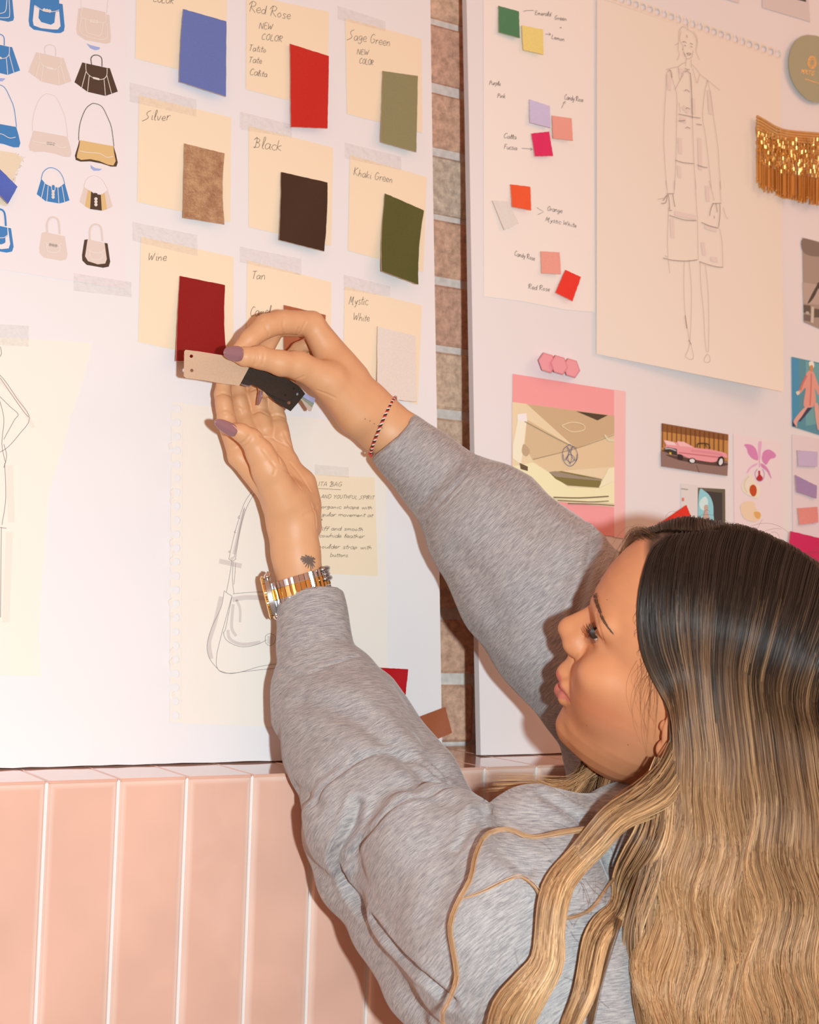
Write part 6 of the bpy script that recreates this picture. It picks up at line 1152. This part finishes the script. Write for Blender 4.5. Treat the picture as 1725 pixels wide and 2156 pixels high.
# far fringe sweeping off the forehead
def lock(ctrl, wpx, n, t0, t1, wav=0, wl=.08, rad=.00022, depth=.006, spread=1., ton=.25, off=.012, dark=0):
    """ctrl: photo points (x, y, Z or None = just above the cloth); wpx: widths"""
    C = []
    for q in ctrl:
        z = q[2] if len(q) > 2 else None
        if z is None: zs = zshirt(q[0], q[1]); z = (zs or 1.05)-off
        C.append(CZ(q[0], q[1], z))
    A = resamp(crom(C, 8), TT); W = np.interp(np.linspace(0, 1, TT), np.linspace(0, 1, len(wpx)), wpx)*1.05/FPX/2
    Tn = np.gradient(A, axis=0); Tn /= np.linalg.norm(Tn, axis=1)[:, None]; S = np.cross(Tn, -FW); S /= np.linalg.norm(S, axis=1)[:, None]
    a = np.clip(hr.normal(0, .5, n), -1.05, 1.05); k = max(2, n//38); ck = hr.uniform(-1, 1, k); ci = np.argmin(np.abs(a[:, None]-ck[None]), 1); cv = np.linspace(0, 1, TT)**1.3
    aa = a[:, None]*(1-.28*cv)+ck[ci][:, None]*.28*cv; dd = np.sqrt(np.maximum(0, 1-aa**2))*hr.uniform(-.3, 1, n)[:, None]
    P = A[None]+S[None]*(aa*W[None])[..., None]-FW*(dd*depth*np.clip(W/W.max(), .3, 1)[None])[..., None]
    ph = hr.normal(0, .5, k)[ci]; s = np.linspace(0, 1, TT)*np.linalg.norm(np.diff(A, axis=0), axis=1).sum()
    P += S[None]*(wav*np.sin(2*math.pi*s[None]/wl+ph[:, None]))[..., None]+hr.normal(0, .00035*spread, (n, 1, 3))*np.linspace(.3, 1.5, TT)[None, :, None]
    tn = hr.normal(0, ton, k)[ci]+hr.normal(0, ton*.8, n); vv = np.linspace(t0, t1, TT)[None]+tn[:, None]
    HP.append(P); HC.append(tone(vv)*(1-dark)); HR.append(np.full((n, TT), rad)*np.interp(np.linspace(0, 1, TT), [0, .85, 1], [1, 1, .35])[None])
lock([(1376, 1140, 1.11), (1340, 1122, 1.135), (1318, 1150, 1.16), (1302, 1185, 1.175), (1290, 1215, 1.18)], [30, 34, 30, 20], 60, .4, 1.6, rad=.00012, spread=7, depth=.003)
lock([(1402, 1150, 1.098), (1376, 1134, 1.115), (1352, 1122, 1.135), (1334, 1128, 1.155), (1322, 1150, 1.175)], [26, 26, 24, 14], 90, .2, 1.1, rad=.00014, spread=4, depth=.002)
# golden lock drawn forward over the shoulder
lock([(1452, 1530, 1.074), (1430, 1612, 1.062), (1352, 1690, 1.046), (1280, 1742, 1.030), (1215, 1805, None), (1175, 1885, None), (1152, 1960, None), (1148, 2030, None), (1118, 2090, None), (1078, 2140, None), (1060, 2200, None)], [50, 70, 84, 66, 60, 54, 60, 54, 70, 88, 90], 1250, .95, 2.15, .0022, .075, depth=.009, off=.014, ton=.42, rad=.00018)
lock([(1402, 1610, 1.064), (1362, 1690, 1.052), (1310, 1725, 1.044), (1250, 1742, 1.04), (1185, 1752, 1.036), (1120, 1762, 1.034), (1070, 1745, 1.036), (1025, 1757, 1.034), (1003, 1800, 1.02), (992, 1850, 1.01), (965, 1900, 1.005), (949, 1950, 1.003), (957, 2010, 1.0), (963, 2060, .998), (944, 2110, .996), (930, 2140, .995), (942, 2170, .995)], [40, 30, 20, 14, 11, 12, 8, 8, 7, 6, 6, 6, 5, 4, 3, 3], 32, 1.5, 1.9, rad=.00016, depth=.002, spread=1.6)
lock([(1190, 1905, None), (1148, 1900, None), (1128, 1868, None), (1098, 1846, None), (1062, 1856, None), (1015, 1878, None), (972, 1893, None)], [7, 8, 8, 7, 5, 4, 2], 13, 1.6, 1.9, rad=.00014, depth=.002, off=.008)
lock([(1310, 1830, None), (1278, 1870, None), (1248, 1912, None), (1215, 1930, None), (1180, 1933, None), (1168, 1910, None)], [14, 10, 7, 5, 4], 14, 1.6, 1.9, rad=.00014, depth=.002, off=.008)
lock([(1410, 1600, 1.066), (1394, 1690, 1.056), (1362, 1790, 1.046), (1318, 1880, None), (1272, 1960, None), (1240, 2040, None), (1222, 2110, None), (1196, 2200, None)], [60, 80, 90, 70, 52, 56, 44, 34], 900, .9, 1.35, .0020, .075, depth=.009, off=.013, ton=.42, rad=.00018)
lock([(1300, 1930, None), (1275, 2010, None), (1258, 2080, None), (1240, 2180, None)], [26, 24, 18, 10], 60, .7, 1.0, rad=.0002, off=.010)
lock([(1415, 1640, 1.062), (1392, 1740, 1.052), (1372, 1830, 1.045), (1355, 1920, 1.04), (1342, 2010, 1.035), (1345, 2100, 1.03), (1352, 2200, 1.03)], [50, 70, 60, 50, 56, 60, 60], 620, 1.0, 1.6, .0026, .085, depth=.009, ton=.42, rad=.00018)
# far-side hair seen below the chin
lock([(1345, 1540, 1.25), (1300, 1575, 1.235), (1262, 1615, 1.22), (1232, 1650, 1.195), (1215, 1690, 1.17)], [60, 74, 84, 84, 70], 800, 1.2, 1.7, .0012, .05, depth=.012, ton=.55)
lock([(1360, 1560, 1.24), (1322, 1590, 1.225), (1292, 1630, 1.205), (1275, 1680, 1.18), (1270, 1720, 1.16)], [40, 50, 50, 46], 380, 1.0, 1.2, .0008, .05, depth=.01, ton=.4)
lock([(1300, 1590, 1.225), (1245, 1625, 1.205), (1200, 1650, 1.185), (1150, 1652, 1.17), (1100, 1650, 1.16), (1040, 1652, 1.155)], [40, 44, 36, 26, 16, 16], 70, 1.5, 2.1, rad=.00012, spread=8)
lock([(1290, 1600, 1.22), (1230, 1640, 1.19), (1190, 1662, 1.17), (1160, 1665, 1.15), (1130, 1652, 1.14)], [30, 34, 26, 16], 60, 1.6, 2.1, rad=.00014, spread=6)
lock([(1400, 1600, 1.09), (1375, 1650, 1.085), (1330, 1690, 1.075), (1290, 1715, 1.06)], [30, 50, 60, 50], 420, 1.1, 1.5, rad=.00022, ton=.3)
# fine hairs at the temple and round the ear
for k in range(34):
    x, y = hr.uniform(1338, 1392), hr.uniform(1385, 1450); x = max(x, 1338+(y-1385)*.55); P = []
    ln = hr.uniform(60, 150); cv = hr.uniform(-26, 10)
    for q in np.linspace(0, 1, 9): 
        p = onskin(x-8*q+cv*math.sin(q*math.pi), y+ln*q, .0012+.001*q)
        if p is not None: P.append(p)
    if len(P) < 6 or np.abs(np.diff(P, axis=0)).max() > .012: continue
    HP.append(resamp(P, TT)[None]); HC.append(np.tile(MID*.45, (1, TT, 1))); HR.append(np.full((1, TT), .00008)*np.linspace(1, .3, TT)[None])
for k in range(70):                        # short hairs along the temple hairline
    t = hr.random(); b0 = np.array([1374., 1160.])*(1-t)+np.array([1344., 1300.])*t if hr.random() < .6 else np.array([1344., 1300.])*(1-t)+np.array([1375., 1435.])*t
    x, y = b0[0]+hr.uniform(-2, 12), b0[1]; P = []; ln = hr.uniform(14, 34); dx = hr.uniform(-16, -2)
    for q in np.linspace(0, 1, 6):
        p = onskin(x+dx*math.sin(q*2.2), y+ln*q, .0009)
        if p is not None: P.append(p)
    if len(P) < 5 or np.abs(np.diff(P, axis=0)).max() > .01: continue
    HP.append(resamp(P, TT)[None]); HC.append(np.tile(DARK*1.6, (1, TT, 1))); HR.append(np.full((1, TT), .00015)*np.linspace(1, .3, TT)[None])
# loose hairs standing off the head
for k in range(90):
    x0_ = hr.uniform(-.09, .07); ph = -hr.uniform(10, 60); o_ = .014; a_ = arc_pt(x0_, ph, .010, .02); out = a_-HL(-.012, 0, .043); out /= np.linalg.norm(out); d = hf*hr.normal(0, .5)-hf*.4+out*hr.uniform(.15, .7)+hu*hr.normal(0, .3); L_ = hr.uniform(.012, .038); cu_ = -out*hr.uniform(.2, .9)
    q = np.linspace(0, 1, TT)[:, None]; HP.append((a_+d*L_*q+cu_*L_*q*q)[None]); HC.append(np.tile(DARK*hr.uniform(1.2, 3), (1, TT, 1))); HR.append(np.full((1, TT), .00009))
for k in range(60):
    x = hr.uniform(1120, 1340); y = hr.uniform(1740, 2100); z = (zshirt(x, y) or 1.05)-.003; a_ = CZ(x, y, z); ang = hr.uniform(0, 6.28); d = RT*math.cos(ang)+UP*math.sin(ang); e_ = RT*math.cos(ang+1.6)+UP*math.sin(ang+1.6); L_ = hr.uniform(.01, .03); q = np.linspace(0, 1, TT)[:, None]
    HP.append((a_+d*L_*q+e_*L_*hr.uniform(-.8, .8)*q*q)[None]); HC.append(np.tile(MID*.5, (1, TT, 1))); HR.append(np.full((1, TT), .00009))
m_hair = bpy.data.materials.new('hair'); m_hair.use_nodes = True; nt = m_hair.node_tree; b = nt.nodes['Principled BSDF']; a = nt.nodes.new('ShaderNodeAttribute'); a.attribute_name = 'Col'; nt.links.new(a.outputs['Color'], b.inputs['Base Color'])
b.inputs['Roughness'].default_value = .38; b.inputs['Specular IOR Level'].default_value = .3; b.inputs['Anisotropic'].default_value = 0
ho = strands_mesh('hair', np.concatenate(HP), np.concatenate(HR), np.concatenate(HC), m_hair); fix(ho, person)
